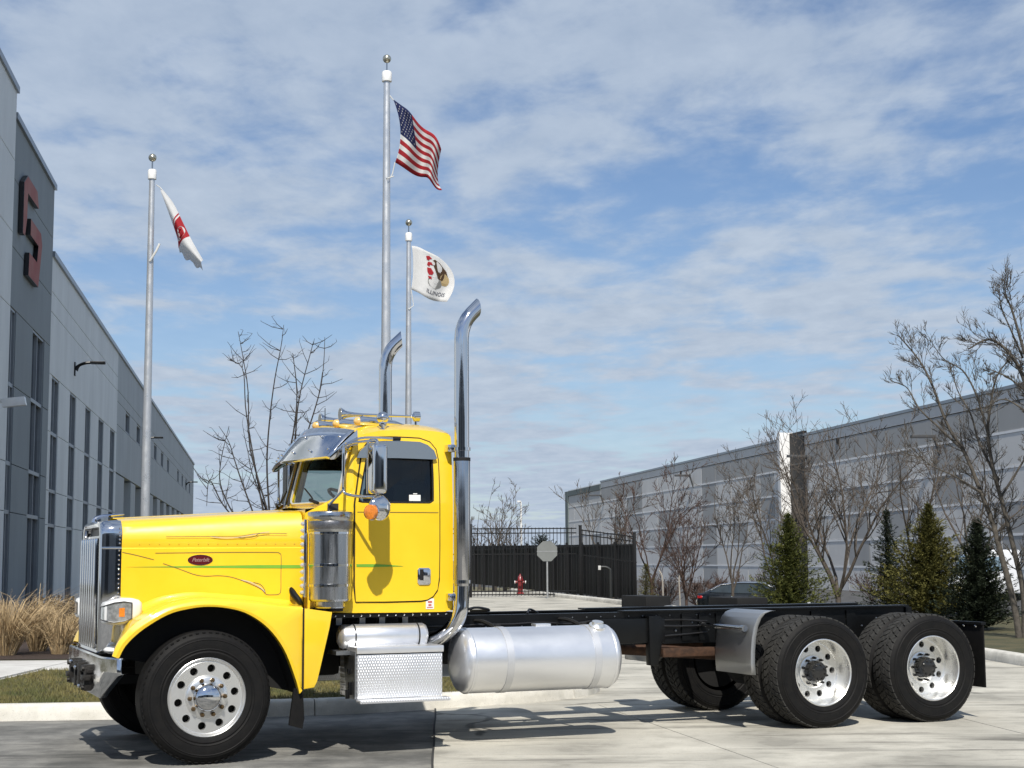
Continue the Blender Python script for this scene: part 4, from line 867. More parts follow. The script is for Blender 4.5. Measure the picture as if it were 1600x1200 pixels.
# cowl skirt: the yellow panel below the cab corner, behind the fender seam
for s in (-1, 1):
    sk = MB().prism([(.764, 1.145), (.985, 1.112), (.965, .99), (.925, .82), (.888, .66), (.868, .58), (.845, .535), (.764, .525)], s * 1.15, s * 1.13, 'y')
    sk.prism([(.80, 1.10), (.80, 1.138), (.985, 1.112), (.985, 1.08)], s * 1.13, s * .80, 'y')
    sk.build('cowl_skirt', YELLOW, TR, bevel=.004)
    MB().box(.746, .766, min(s * 1.0, s * 1.142), max(s * 1.0, s * 1.142), .53, 1.146).build('seam_seal', MATTE, TR)
def side_strip(name, pts, hw, m, par, Yf, off=0.0025):
    a = []; b = []
    k = len(pts)
    for i, p in enumerate(pts):
        p0 = pts[max(i - 1, 0)]; p1 = pts[min(i + 1, k - 1)]; d = Vector((p1[0] - p0[0], p1[1] - p0[1])).normalized(); nrm = Vector((-d.y, d.x))
        h = hw if isinstance(hw, (int, float)) else hw[i]
        q0 = Vector(p[:2]) + nrm * h; q1 = Vector(p[:2]) - nrm * h
        a.append((q0.x, Yf(q0.x, q0.y) - off, q0.y)); b.append((q1.x, Yf(q1.x, q1.y) - off, q1.y))
    return MB().loft([a, b]).build(name, m, par, smooth=0, recalc=False)
def hoodY(x, z): return -yh(x)
GREEN = mat('green_vinyl', (0.16, 0.40, 0.035), 0.4, var=.1)
PIN = mat('pinstripe_grey', (0.10, 0.085, 0.05), 0.5, var=.2)
PINL = mat('pinstripe_pale', (0.55, 0.48, 0.36), 0.5, var=.2)
n = 24
side_strip('stripe', [(-.515 + 1.355 * i / n, 1.474 - .006 * i / n) for i in range(n + 1)], [.0006 + .0125 * min(1, i / 18) for i in range(n + 1)], GREEN, HOOD, hoodY)
def pin(pts, n=40, m=None, hw=.0022): side_strip('pinstripe', [(p.x, p.y) for p in catmull([(a, b, 0) for a, b in pts], n)], hw, m or PIN, HOOD, hoodY, .003)
pin([(-.55, 1.59), (-.44, 1.565), (-.31, 1.53)]); pin([(-.24, 1.50), (-.1, 1.45), (.0, 1.412), (.08, 1.398), (.2, 1.40), (.30, 1.385), (.42, 1.34), (.52, 1.29), (.56, 1.25), (.62, 1.245), (.66, 1.25), (.675, 1.28), (.675, 1.40), (.675, 1.55), (.66, 1.575), (.62, 1.583), (.3, 1.585), (-.3, 1.582)], 90)
pin([(-.22, 1.71), (.12, 1.712), (.25, 1.712), (.36, 1.716), (.5, 1.735), (.72, 1.733)]); pin([(.12, 1.712), (.22, 1.70), (.32, 1.703), (.42, 1.718), (.52, 1.74), (.58, 1.748)], 30, PINL, .003)
pin([(.34, 1.704), (.40, 1.70), (.46, 1.71), (.50, 1.733), (.55, 1.736)], 24, PIN); pin([(.36, 1.365), (.42, 1.352), (.48, 1.325), (.52, 1.30), (.55, 1.27)], 24, PINL, .004); pin([(.46, 1.345), (.51, 1.33), (.54, 1.30), (.556, 1.26)], 24, PIN)
# rivet row along the crease
rv = MB()
for i in range(17): rv.sphere((-.42 + i * .075, -yh(-.42 + i * .075) - .001, 1.652), .0045, 6, 4)
rv.build('rivet_row', mat('rivet_yellow', (.55, .36, .03), .5), HOOD)
# oval emblem on the hood side
def make_emblem():
    x0, z0 = .045, 1.526; y = -yh(x0) - .004
    e = MB(); k = 32
    e.loft([[(x0 + .097 * math.cos(2 * math.pi * j / k), y + .012 - .17 * .097 * math.cos(2 * math.pi * j / k), z0 + .042 * math.sin(2 * math.pi * j / k)) for j in range(k)], [(x0 + .097 * math.cos(2 * math.pi * j / k), y - .17 * .097 * math.cos(2 * math.pi * j / k), z0 + .042 * math.sin(2 * math.pi * j / k)) for j in range(k)]], closed=True, cap=True)
    o = e.build('emblem', CHROME, HOOD)
    e2 = MB(); e2.add([(x0 + .091 * math.cos(2 * math.pi * j / k), y - .003 - .17 * .091 * math.cos(2 * math.pi * j / k), z0 + .037 * math.sin(2 * math.pi * j / k)) for j in range(k)], [tuple(range(k))])
    cu = bpy.data.curves.new('emblem_script', 'FONT'); cu.body = 'Peterbilt'; cu.size = .042; cu.shear = .35; cu.align_x = 'CENTER'; cu.align_y = 'CENTER'; cu.extrude = .0008; cu.space_character = .92; cu.offset = .0006
    t = bpy.data.objects.new('tmp', cu); COL.objects.link(t)
    dg = bpy.context.evaluated_depsgraph_get(); me = bpy.data.meshes.new_from_object(t.evaluated_get(dg)); bpy.data.objects.remove(t)
    b = e2.v; base = len(e2.v)
    for v in me.vertices: e2.v.append((x0 + v.co.x * 1.0, y - .0045 - v.co.z - .17 * v.co.x, z0 + v.co.y))
    for p in me.polygons: e2.f.append(tuple(base + i for i in p.vertices)); e2.m.append(1)
    e2.build('badge_face', [mat('badge_red', (.09, .004, .008), .25, coat=.6, var=.15), mat('badge_letter', (.52, .30, .30), .3, .6, var=.1)], HOOD, smooth=0)
make_emblem()
# hood latch (black strap handle on the fender shelf)
MB().tube(catmull([(.742, -.80, 1.30), (.757, -.83, 1.25), (.79, -.87, 1.20), (.822, -.87, 1.165)], 10), [.012, .02, .026, .028, .028, .027, .026, .024, .02, .014], 8).build('hood_latch', BLACK, HOOD)
# thin lip line above the arch
# ------------------------------------------------------------ grille
def make_grille():
    X0 = -.715
    def ring(x, w, z0, z1, r, k=6):
        pts = []
        for cx, cz, a0 in ((w - r, z1 - r, 0), (-(w - r), z1 - r, 90), (-(w - r * .3), z0 + r * .3, 180), (w - r * .3, z0 + r * .3, 270)):
            rr = r if a0 < 180 else r * .3
            for i in range(k + 1): a = R_(a0 + 90 * i / k); pts.append((x, cx + rr * math.cos(a), cz + rr * math.sin(a)))
        return pts
    g = MB().loft([ring(-.556, .535, .82, 1.842, .10), ring(-.60, .533, .81, 1.842, .10), ring(-.69, .522, .80, 1.838, .10), ring(X0, .505, .80, 1.825, .10), ring(X0 - .008, .485, .81, 1.808, .10), ring(X0, .465, .83, 1.79, .09), ring(X0 + .06, .455, .84, 1.78, .09)], closed=True)
    g = g.build('grille_surround', CHROME, TR, smooth=45)
    mesh = MB().box(X0 + .05, X0 + .056, -.46, .46, .83, 1.78).build('grille_screen', mat('grille_mesh', (.10, .10, .10), .45, .6, var=.5, vscale=120), g)
    bars = MB().box(-.022, .02, -.028, .028, .84, 1.70); bm_ = bars.mesh('bar', CHROME, bevel=.014, seg=3)
    for i in range(7):
        y = -.39 + .13 * i; obj('grille_bar', bm_, g, (X0 - .012, y, 0))
    MB().box(X0 - .006, X0 + .02, -.455, .455, 1.70, 1.72).build('top_bar', CHROME, g, bevel=.004)
    MB().box(X0 - .006, X0 + .02, -.455, .455, .835, .875).build('bottom_bar', CHROME, g, bevel=.004)
    bme = MB().sphere((0, 0, 0), .0075, 8, 5).mesh('bolt', CHROME, smooth=80)
    for s in (-1, 1):
        for i in range(13): obj('bolt', bme, g, (-.575, s * .536, 1.16 + i * .037))
        for i in range(5): obj('bolt', bme, g, (-.572, s * .538, 1.66 + i * .03))
    for s in (-1, 1): MB().box(-.71, -.556, s * .536 - .006, s * .536 + .006, 1.615, 1.632).build('trim_strip', CHROME, g, bevel=.003)
    # hood ornament: a low chrome bird-like handle
    MB().tube(catmull([(-.70, 0, 1.835), (-.69, 0, 1.865), (-.64, 0, 1.885), (-.55, 0, 1.895), (-.46, 0, 1.902)], 12), [.024, .022, .02, .018, .016, .015, .014, .013, .012, .01, .008, .005], 8).build('hood_ornament', CHROME, g)
make_grille()
# ------------------------------------------------------------ bumper
def make_bumper():
    # plan outline of the front sheet: flat centre, swept ends
    plan = [(-.64, 1.21), (-.668, 1.195), (-.742, .98), (-.752, .92), (-.755, 0), (-.752, -.92), (-.742, -.98), (-.668, -1.195), (-.64, -1.21)]
    def zlo(y): return .50 if abs(y) < .93 else .50 + (abs(y) - .93) / .28 * .19
    rows = []
    for x, y in plan:
        rows.append([(x + .03, y * .99, .79), (x + .008, y, .80), (x, y, .792), (x, y, .70), (x, y, zlo(y) + .01), (x + .006, y, zlo(y)), (x + .05, y * .98, zlo(y) + .004)])
    b = MB().loft(rows).build('bumper', mat('worn_chrome', (.62, .63, .64), .14, 1.0, rvar=.1, vscale=6), TR, smooth=40, merge=1e-4)
    k = b.modifiers.new('thick', 'SOLIDIFY'); k.thickness = .006; k.offset = 1
    # tow bracket bolted across the middle
    m = MB(); X = -.80
    m.box(X, X + .05, -.50, .50, .655, .70); m.box(X, X + .05, -.46, .46, .53, .565)
    for y in (-.46, -.10, .12, .44): m.box(X - .01, X + .045, y - .03, y + .03, .52, .72)
    m.box(X - .03, X + .03, -.52, -.40, .60, .64); m.box(X - .03, X + .03, .42, .54, .57, .61)
    for y in (-.46, .44): m.tube([(X - .03, y, .69), (X + .02, y, .69)], .022, 8); m.tube([(X - .03, y, .545), (X + .02, y, .545)], .02, 8)
    m.build('tow_bracket', RUST if False else mat('dirty_black_steel', (.02, .018, .016), .6, .3, var=.5, vscale=30, bump=.2), b, bevel=.004)
    bt = MB()
    for y, z in ((-.42, .68), (.05, .67), (-.2, .54), (.35, .70)): bt.sphere((X - .012, y, z), .016, 8, 6)
    bt.build('bolt', CHROME, b)
    MB().box(-.60, -.50, -.60, .60, .74, .80).build('bumper_beam', MATTE, TR)
make_bumper()
# ------------------------------------------------------------ headlights
def make_headlight(s):
    c = Vector((-.575, s * .80, 1.135))
    def sec(x, y0, y1, z0, z1, r=.035):
        out = []
        for cy, cz, a0 in ((y1 - r, z1 - r, 0), (y0 + r, z1 - r, 90), (y0 + r, z0 + r, 180), (y1 - r, z0 + r, 270)):
            for i in range(5): a = R_(a0 + 22.5 * i); out.append((x, cy + r * math.cos(a), cz + r * math.sin(a)))
        return out
    # stations along X: lens plane slanted, housing tapers to the rear; y is outward
    st = [(-.725, -.13, .06, 1.055, 1.19, .03), (-.715, -.135, .085, 1.045, 1.205, .035), (-.66, -.135, .12, 1.035, 1.225, .04), (-.59, -.13, .13, 1.04, 1.24, .045), (-.52, -.12, .128, 1.06, 1.238, .045), (-.47, -.11, .118, 1.085, 1.225, .045), (-.445, -.08, .09, 1.11, 1.205, .04)]
    m = MB().loft([[(p[0], s * (.80 + p[1]), p[2]) for p in sec(*q)] for q in st], closed=True, cap=True)
    h = m.build('headlight', WHITEPL, TR, smooth=60)
    # wraparound lens: front face and outer flank
    def patch(pts, name, mm): MB().add(pts, [tuple(range(len(pts)))]).build(name, mm, h, smooth=0)
    o = .80 + .004
    rows = [[(-.729, s * (o - .115), z) for z in (1.075, 1.17)], [(-.729, s * (o + .045), z) for z in (1.072, 1.178)], [(-.70, s * (o + .105), z) for z in (1.066, 1.192)], [(-.66, s * (o + .121), z) for z in (1.058, 1.205)], [(-.59, s * (o + .130), z) for z in (1.066, 1.213)], [(-.53, s * (o + .129), z) for z in (1.088, 1.205)]]
    MB().loft(rows).build('lens', mat('headlamp_lens', (.72, .74, .75), .12, .7, var=.6, vscale=22, coat=1.0), h, smooth=60)
    e = [[(x, s * (y + .003), z) for z in zz] for x, y, zz in ((-.625, o + .126, (1.10, 1.165)), (-.59, o + .131, (1.10, 1.168)), (-.583, o + .131, (1.10, 1.167)))]
    MB().loft(e).build('turn_signal', AMBER, h, smooth=60)
    loop = [r[1] for r in rows] + [r[0] for r in rows[::-1]]
    MB().tube([(p[0] , p[1] + s * .002, p[2]) for p in loop] + [loop[0]], .005, 6).build('bezel', mat('dark_bezel', (.05, .05, .05), .4), h)
    MB().box(-.60, -.52, min(s * .52, s * .70), max(s * .52, s * .70), 1.06, 1.16).build('bracket', CHROME, h, bevel=.01)
    # small white lamp pod low beside the grille
    MB().sphere((-.62, s * .66, .838), .05, 16, 10, (1.5, 2.2, .62)).build('lamp_pod', WHITEPL, TR, smooth=80)
for s in (-1, 1): make_headlight(s)
# ------------------------------------------------------------ cab
def cabY(x, z):
    y = .93 if x > 1.22 else .93 - (1.22 - x) / .36 * .15
    if z > 1.95: y -= .05 * ((z - 1.95) / .62) ** 1.3
    return y
OUT = [(.86,1.10),(1.2,1.095),(1.7,1.09),(2.06,1.09),(2.085,1.12),(2.085,1.6),(2.085,2.2),(2.085,2.50),(2.08,2.55),(2.055,2.572),(1.95,2.585),(1.82,2.592),(1.65,2.592),(1.45,2.575),(1.32,2.545),(1.25,2.50),(1.225,2.44),(1.175,2.22),(1.115,1.965),(.98,1.945),(.86,1.93),(.86,1.5)]
DOOR = [(1.235,1.185),(1.5,1.182),(1.80,1.185),(1.87,1.195),(1.925,1.235),(1.955,1.30),(1.96,1.6),(1.96,2.1),(1.958,2.34),(1.94,2.43),(1.89,2.49),(1.80,2.518),(1.6,2.523),(1.45,2.52),(1.37,2.495),(1.32,2.43),(1.295,2.35),(1.262,2.15),(1.235,1.97),(1.235,1.55)]
WIN = [(1.262,1.985),(1.5,1.985),(1.88,1.985),(1.905,2.0),(1.908,2.2),(1.905,2.36),(1.89,2.42),(1.84,2.465),(1.77,2.483),(1.6,2.487),(1.46,2.483),(1.40,2.46),(1.355,2.40),(1.335,2.34),(1.30,2.17)]
def resample(poly, n, start=None):
    pts = [Vector((p[0], p[1])) for p in poly]; k = len(pts)
    c = Vector((sum(p.x for p in pts) / k, sum(p.y for p in pts) / k)) if start is None else Vector(start)
    out = []
    for i in range(n):
        a = 2 * math.pi * i / n; d = Vector((math.cos(a), math.sin(a))); best = None
        for j in range(k):
            p, q = pts[j], pts[(j + 1) % k]; e = q - p; den = d.x * e.y - d.y * e.x
            if abs(den) < 1e-9: continue
            w = p - c; t = (w.x * e.y - w.y * e.x) / den; u_ = (w.x * d.y - w.y * d.x) / den
            if t > 0 and -1e-6 <= u_ <= 1 + 1e-6 and (best is None or t > best): best = t
        out.append(c + d * best)
    return out
WC = (1.58, 2.22)
def ringplate(outer, inner, s, off, thick, n=120, fine=None):
    o = resample(outer, n, WC); i_ = resample(inner, n, WC)
    rows = []
    steps = 6
    for k in range(steps + 1):
        t = k / steps; rows.append([(p.x + (q.x - p.x) * t, s * (cabY(p.x + (q.x - p.x) * t, p.y + (q.y - p.y) * t) + off), p.y + (q.y - p.y) * t) for p, q in zip(o, i_)])
    first = [(p[0], p[1] - s * thick, p[2]) for p in rows[0]]; last = [(p[0], p[1] - s * thick, p[2]) for p in rows[-1]]
    return MB().loft([first] + rows + [last], closed=True)
def grow(poly, d):
    c = Vector((sum(p[0] for p in poly) / len(poly), sum(p[1] for p in poly) / len(poly)))
    out = []
    k = len(poly)
    for i in range(k):
        p = Vector(poly[i]); a = Vector(poly[i - 1]); b = Vector(poly[(i + 1) % k]); t = (b - a).normalized(); nn = Vector((t.y, -t.x))
        if nn.dot(p - c) < 0: nn = -nn
        out.append(tuple(p + nn * d))
    return out
DARKIN = mat('cab_interior', (.02, .02, .022), .8, var=.3, vscale=8)
def make_cab():
    cabm = MB(); n = 120
    for s in (-1, 1):
        sub = ringplate(OUT, grow(WIN, .004), s, 0, .03, n); cabm.add(sub.v, sub.f)
    # roof: crowned sheet between the two side edges, swept forward at the middle
    edge = [(2.085, 2.40), (2.085, 2.50), (2.08, 2.55), (2.055, 2.572), (1.95, 2.585), (1.82, 2.592), (1.65, 2.592), (1.45, 2.575), (1.32, 2.545), (1.25, 2.50), (1.225, 2.44)]
    rows = []
    for k, (x, z) in enumerate(edge):
        yt = cabY(x, z); crown = .10 * min(1, max(0, (z - 2.47) / .075)) if x > 1.4 else .105 * min(1, max(0, (z - 2.44) / .13)); fwd = .17 if x < 1.24 else .17 * max(0, 1 - (x - 1.225) / .35)
        rows.append([(x - fwd * (1 - abs(q) ** 1.6), q * yt, z + crown * (1 - abs(q) ** 3.2)) for q in [j / 12 for j in range(-12, 13)]])
    cabm.loft(rows)
    # rear wall with rear window opening left solid, and floor / firewall / cowl top
    cabm.add([(2.085, -.93, 1.10), (2.085, .93, 1.10), (2.085, .93, 2.0), (2.085, cabY(2.1, 2.42), 2.42), (2.085, -cabY(2.1, 2.42), 2.42), (2.085, -.93, 2.0)], [(0, 1, 2, 3, 4, 5)])
    cabm.add([(.86, -.78, 1.10), (.86, .78, 1.10), (.86, .78, 1.93), (.86, -.78, 1.93)], [(0, 1, 2, 3)])
    cw = [[(.856, q * .78, 1.93 + .03 * (1 - q * q)) for q in [j / 8 for j in range(-8, 9)]], [(1.115 - .19 * (1 - abs(q)), q * cabY(1.115, 1.965), 1.967 + .012 * (1 - abs(q))) for q in [j / 8 for j in range(-8, 9)]]]
    cabm.loft(cw)
    # windscreen surround
    for s in (-1, 1):
        outer = [Vector((1.115, s * cabY(1.115, 1.965), 1.965)), Vector((.925, 0, 1.977)), Vector((1.055, 0, 2.46)), Vector((1.225, s * cabY(1.225, 2.44), 2.44))]
        inner = [Vector((1.108, s * .86, 1.992)), Vector((.935, s * .025, 1.998)), Vector((1.045, s * .025, 2.435)), Vector((1.208, s * .815, 2.425))]
        back = [p + Vector((.03, 0, 0)) for p in inner]
        cabm.loft([outer, inner, back], closed=True)
    cab = cabm.build('cab', YELLOW, TR, smooth=35, merge=1e-4)
    MB().box(.9, 2.07, -.90, .90, 1.11, 1.14).build('cab_floor', DARKIN, cab)
    CHT = mat('windscreen_trim', (.75, .74, .68), .3, .6)
    for s in (-1, 1):
        inner = [Vector((1.108, s * .86, 1.992)), Vector((.935, s * .025, 1.998)), Vector((1.045, s * .025, 2.435)), Vector((1.208, s * .815, 2.425))]
        c = sum(inner, Vector()) / 4
        ws = MB().add([p + (p - c) * .01 + Vector((.012, 0, 0)) for p in inner], [(0, 1, 2, 3)]).build('windshield', CLEARGLASS, TR, smooth=0)
        loop = []
        for k in range(4):
            p = inner[k]; pp = inner[k - 1]; q = inner[(k + 1) % 4]
            loop += [p + (pp - p).normalized() * .05, p + (pp - p).normalized() * .015 + (q - p).normalized() * .015, p + (q - p).normalized() * .05]
        loop = [p + Vector((-.004, 0, 0)) for p in loop]
        MB().tube(loop + [loop[0], loop[1]], .009, 6).build('seal', CHT, ws)
        w = MB().tube(catmull([(.985, s * .62, 1.985), (.975, s * .60, 2.0), (.99, s * .50, 2.04), (.985, s * .30, 2.12)], 10), .007, 6); w.tube([(1.0, s * .66, 1.985), (.96, s * .56, 2.015)], .014, 8); w.build('wiper', MATTE, ws)
    MB().tube([(.925, 0, 1.985), (1.04, 0, 2.44)], .018, 8).build('windshield_post', mat('rubber_black', (.01, .01, .01), .6), cab)
    for s in (-1, 1):
        MB_ = ringplate(grow(DOOR, .011), grow(DOOR, -.02), s, .004, .01); MB_.build('door_seam', MATTE, cab)
        d = ringplate(DOOR, grow(WIN, .006), s, .013, .02).build('door', YELLOW, TR, smooth=40)
        wp = resample(grow(WIN, .012), 64, WC)
        MB().add([(p.x, s * (cabY(p.x, p.y) - .012), p.y) for p in wp], [tuple(range(64))]).build('window_glass', DARKGLASS, d, smooth=0)
        wl = resample(grow(WIN, .002), 64, WC); lp = [(p.x, s * (cabY(p.x, p.y) + .006), p.y) for p in wl]
        MB().tube(lp + [lp[0]], .010, 6, cap=False).build('window_seal', MATTE, d)
        # stainless vent shade over the top of the window
        vv = [(1.245, 2.345), (1.27, 2.40), (1.33, 2.455), (1.40, 2.483), (1.6, 2.495), (1.79, 2.490), (1.86, 2.465), (1.915, 2.42), (1.94, 2.352), (1.91, 2.345), (1.6, 2.35)]
        k = len(vv); front = [(a, s * (cabY(a, b) + .045), b) for a, b in vv]; backp = [(a, s * (cabY(a, b) + .016), b) for a, b in vv]
        MB().add(front + backp, [tuple(range(k)), tuple(range(2 * k - 1, k - 1, -1))] + [(i, (i + 1) % k, k + (i + 1) % k, k + i) for i in range(k)]).build('vent_shade', mat('smoked_shade', (.36, .38, .38), .12, .85, rvar=.05), d, smooth=30)
        # handle
        yb = s * (.93 + .014); y2 = s * (.93 + .024)
        hb = MB().prism([(1.765, 1.33), (1.78, 1.312), (1.865, 1.312), (1.88, 1.33), (1.88, 1.435), (1.865, 1.452), (1.78, 1.452), (1.765, 1.435)], yb, y2, 'y').build('door_handle', CHROME, d, bevel=.004)
        MB().box(1.785, 1.862, min(y2, y2 + s * .003), max(y2, y2 + s * .003), 1.35, 1.44).build('handle_pocket', MATTE, d)
        MB().box(1.81, 1.862, min(y2, y2 + s * .018), max(y2, y2 + s * .018), 1.345, 1.44).build('handle_paddle', CHROME, d, bevel=.006)
        # body line below the window
        side_strip('body_line', [(1.25 + .7 * i / 10, 1.905) for i in range(11)], .0022, PIN, d, lambda x, z: -cabY(x, z) - .0135) if s == -1 else None
        if s == -1:
            side_strip('door_stripe', [(1.245 + .40 * i / 10, 1.474 - .008 * (i / 10) ** 2) for i in range(11)], [.011, .011, .0115, .0115, .011, .010, .009, .007, .005, .003, .001], GREEN, d, lambda x, z: -cabY(x, z) - .0135)
            st = MB().box(1.845, 1.915, -.9335, -.9315, 1.115, 1.20).build('sticker', mat('paper_sticker', (.75, .74, .70), .6, var=.1, vscale=60), cab)
            MB().box(1.862, 1.898, -.9352, -.934, 1.165, 1.18).box(1.855, 1.905, -.9352, -.934, 1.125, 1.132).box(1.866, 1.893, -.9352, -.934, 1.14, 1.155).build('sticker_print', mat('print_red', (.55, .12, .09), .6, var=.3, vscale=90), cab)
            MB().box(1.70, 1.80, -.926, -.924, 2.0, 2.05).box(1.735, 1.77, -.926, -.924, 2.055, 2.063).build('window_sticker', mat('paper_white', (.8, .8, .78), .6, var=.05), d)
    # black sill rail with bolt heads under the cab
    rl = MB().box(1.02, 2.08, -.915, .915, 1.055, 1.088).build('sill_rail', BLACK, TR)
    bme = MB().sphere((0, 0, 0), .009, 8, 5).mesh('bolt', CHROME, smooth=80)
    for i in range(14): obj('sill_bolt', bme, rl, (1.08 + i * .073, -.917, 1.072))
    # interior
    for s in (-1, 1):
        st = MB().box(1.45, 1.90, s * .45 - .24, s * .45 + .24, 1.40, 1.62); st.box(1.80, 1.95, s * .45 - .24, s * .45 + .24, 1.62, 2.18); st.box(1.84, 1.94, s * .45 - .15, s * .45 + .15, 2.16, 2.36); st.build('seat', DARKIN, TR, bevel=.04, seg=3)
    MB().box(1.20, 2.06, -.84, .84, 2.45, 2.49).build('headliner', DARKIN, TR)
    MB().box(2.045, 2.06, -.86, .86, 1.14, 2.45).box(1.02, 2.04, .872, .884, 1.14, 1.975).box(1.02, 2.04, -.884, -.872, 1.14, 1.975).build('cab_lining', DARKIN, TR)
    MB().box(1.02, 1.26, -.86, .86, 1.70, 1.965).build('dashboard', DARKIN, TR, bevel=.03)
    sw = MB(); c = Vector((1.36, -.42, 2.0)); ax = Vector((.5, 0, .85)).normalized(); e1 = Vector((0, 1, 0)); e2 = ax.cross(e1)
    sw.tube([c + (e1 * math.cos(a) + e2 * math.sin(a)) * .22 for a in [2 * math.pi * i / 24 for i in range(25)]], .014, 6, cap=False); sw.tube([c - e1 * .21, c + e1 * .21], .012, 6); sw.tube([c, c - ax * .4], .025, 8)
    sw.build('steering_wheel', MATTE, TR)
    return cab
CAB = make_cab()
# ------------------------------------------------------------ sun visor
def make_visor():
    qs = [j / 12 for j in range(-12, 13)]
    top = [(1.235 - .15 * (1 - abs(q) ** 1.4), q * .90, 2.575 + .075 * (1 - abs(q) ** 2)) for q in qs]
    low = [(1.015 - .165 * (1 - abs(q) ** 1.3), q * .95, 2.355 + .012 * (1 - abs(q))) for q in qs]
    lip = [(p[0] + .012, p[1], p[2] - .022) for p in low]
    rows = [top] + [[tuple(a[i] + (b[i] - a[i]) * t + (.014 * math.sin(t * math.pi) if i == 2 else 0) for i in range(3)) for a, b in zip(top, low)] for t in (.33, .66)] + [low, lip]
    v = MB().loft(rows).build('sun_visor', mat('visor_steel', (.70, .72, .76), .12, 1.0, rvar=.05, vscale=4), TR, smooth=50)
    k = v.modifiers.new('thick', 'SOLIDIFY'); k.thickness = .004
    und = [[(p[0] + .012, p[1] * .985, p[2] - .012) for p in r] for r in rows[:4]]
    MB().loft(und).build('visor_underside', MATTE, v, smooth=50)
    for s in (-1, 1):
        pts = [(1.245, 2.575), (1.12, 2.46), (1.01, 2.355), (1.02, 2.325), (1.06, 2.33), (1.10, 2.365), (1.15, 2.39), (1.19, 2.44), (1.25, 2.45)]
        MB().prism(pts, s * .955, s * .945, 'y').build('visor_cheek', CHROME, v, bevel=.003)
    rv = MB()
    for q in [-.9, -.55, -.2, .2, .55, .9]:
        for t in (.35, .8):
            a = Vector((1.235 - .15 * (1 - abs(q) ** 1.4), q * .90, 2.575 + .075 * (1 - abs(q) ** 2))); b = Vector((1.015 - .165 * (1 - abs(q) ** 1.3), q * .95, 2.355)); p = a.lerp(b, t); rv.sphere((p.x - .008, p.y, p.z + .022), .011, 8, 5)
    rv.build('visor_rivets', CHROME, v)
make_visor()
# ------------------------------------------------------------ roof lights, horns, spot lamp
for i, y in enumerate((-.62, -.31, 0, .31, .62)):
    x = 1.275 + .18 * abs(y) / .6; z = 2.672 - .012 * abs(y)
    b = MB().tube([(x - .10, y, z + .010), (x - .06, y, z + .012), (x + .06, y, z + .006), (x + .22, y, z), (x + .30, y, z - .01)], [.036, .042, .040, .024, .005], 12).build('marker_light', CHROME, TR, smooth=60)
    MB().tube([(x - .145, y, z + .006), (x - .13, y, z + .008), (x - .099, y, z + .010)], [.012, .034, .037], 12).build('lens', PALEAMBER, b, smooth=60)
    MB().box(x - .05, x + .15, y - .02, y + .02, z - .09, z - .01).build('light_foot', YELLOW, b)
for y, x, ln in ((-.26, 1.30, .72), (.30, 1.28, .45)):
    z = 2.765
    pr = [(x, .058), (x + .012, .056), (x + .03, .044), (x + .06, .030), (x + .12, .020), (x + .2, .014), (x + ln - .08, .010), (x + ln - .06, .018), (x + ln - .045, .045), (x + ln, .045), (x + ln + .012, .02)]
    h = MB().tube([(a, y, z) for a, _ in pr], [r for _, r in pr], 16).build('air_horn', CHROME, TR, smooth=60)
    MB().tube([(x - .001, y, z), (x + .004, y, z)], [.05, .05], 16).build('horn_mouth', mat('horn_inside', (.25, .25, .24), .3, .9), h)
    MB().tube([(x + .2, y, z), (x + .2, y, 2.66)], .014, 8).tube([(x + ln - .03, y, z), (x + ln - .03, y, 2.66)], .014, 8).build('horn_foot', CHROME, h)
sp = MB().sphere((1.51, -.80, 2.695), .052, 18, 12, (1, 1, .95)); sp.tube([(1.51, -.80, 2.66), (1.51, -.80, 2.62), (1.51, -.80, 2.60), (1.51, -.80, 2.565)], [.03, .036, .02, .03], 10); sp.tube([(1.51, -.80, 2.57), (1.50, -.82, 2.545)], .05, 10)
sp.build('spot_lamp', CHROME, TR, smooth=60)
MB().tube([(1.30, .2, 2.68), (1.30, .2, 2.86)], .004, 5).build('antenna', MATTE, TR)
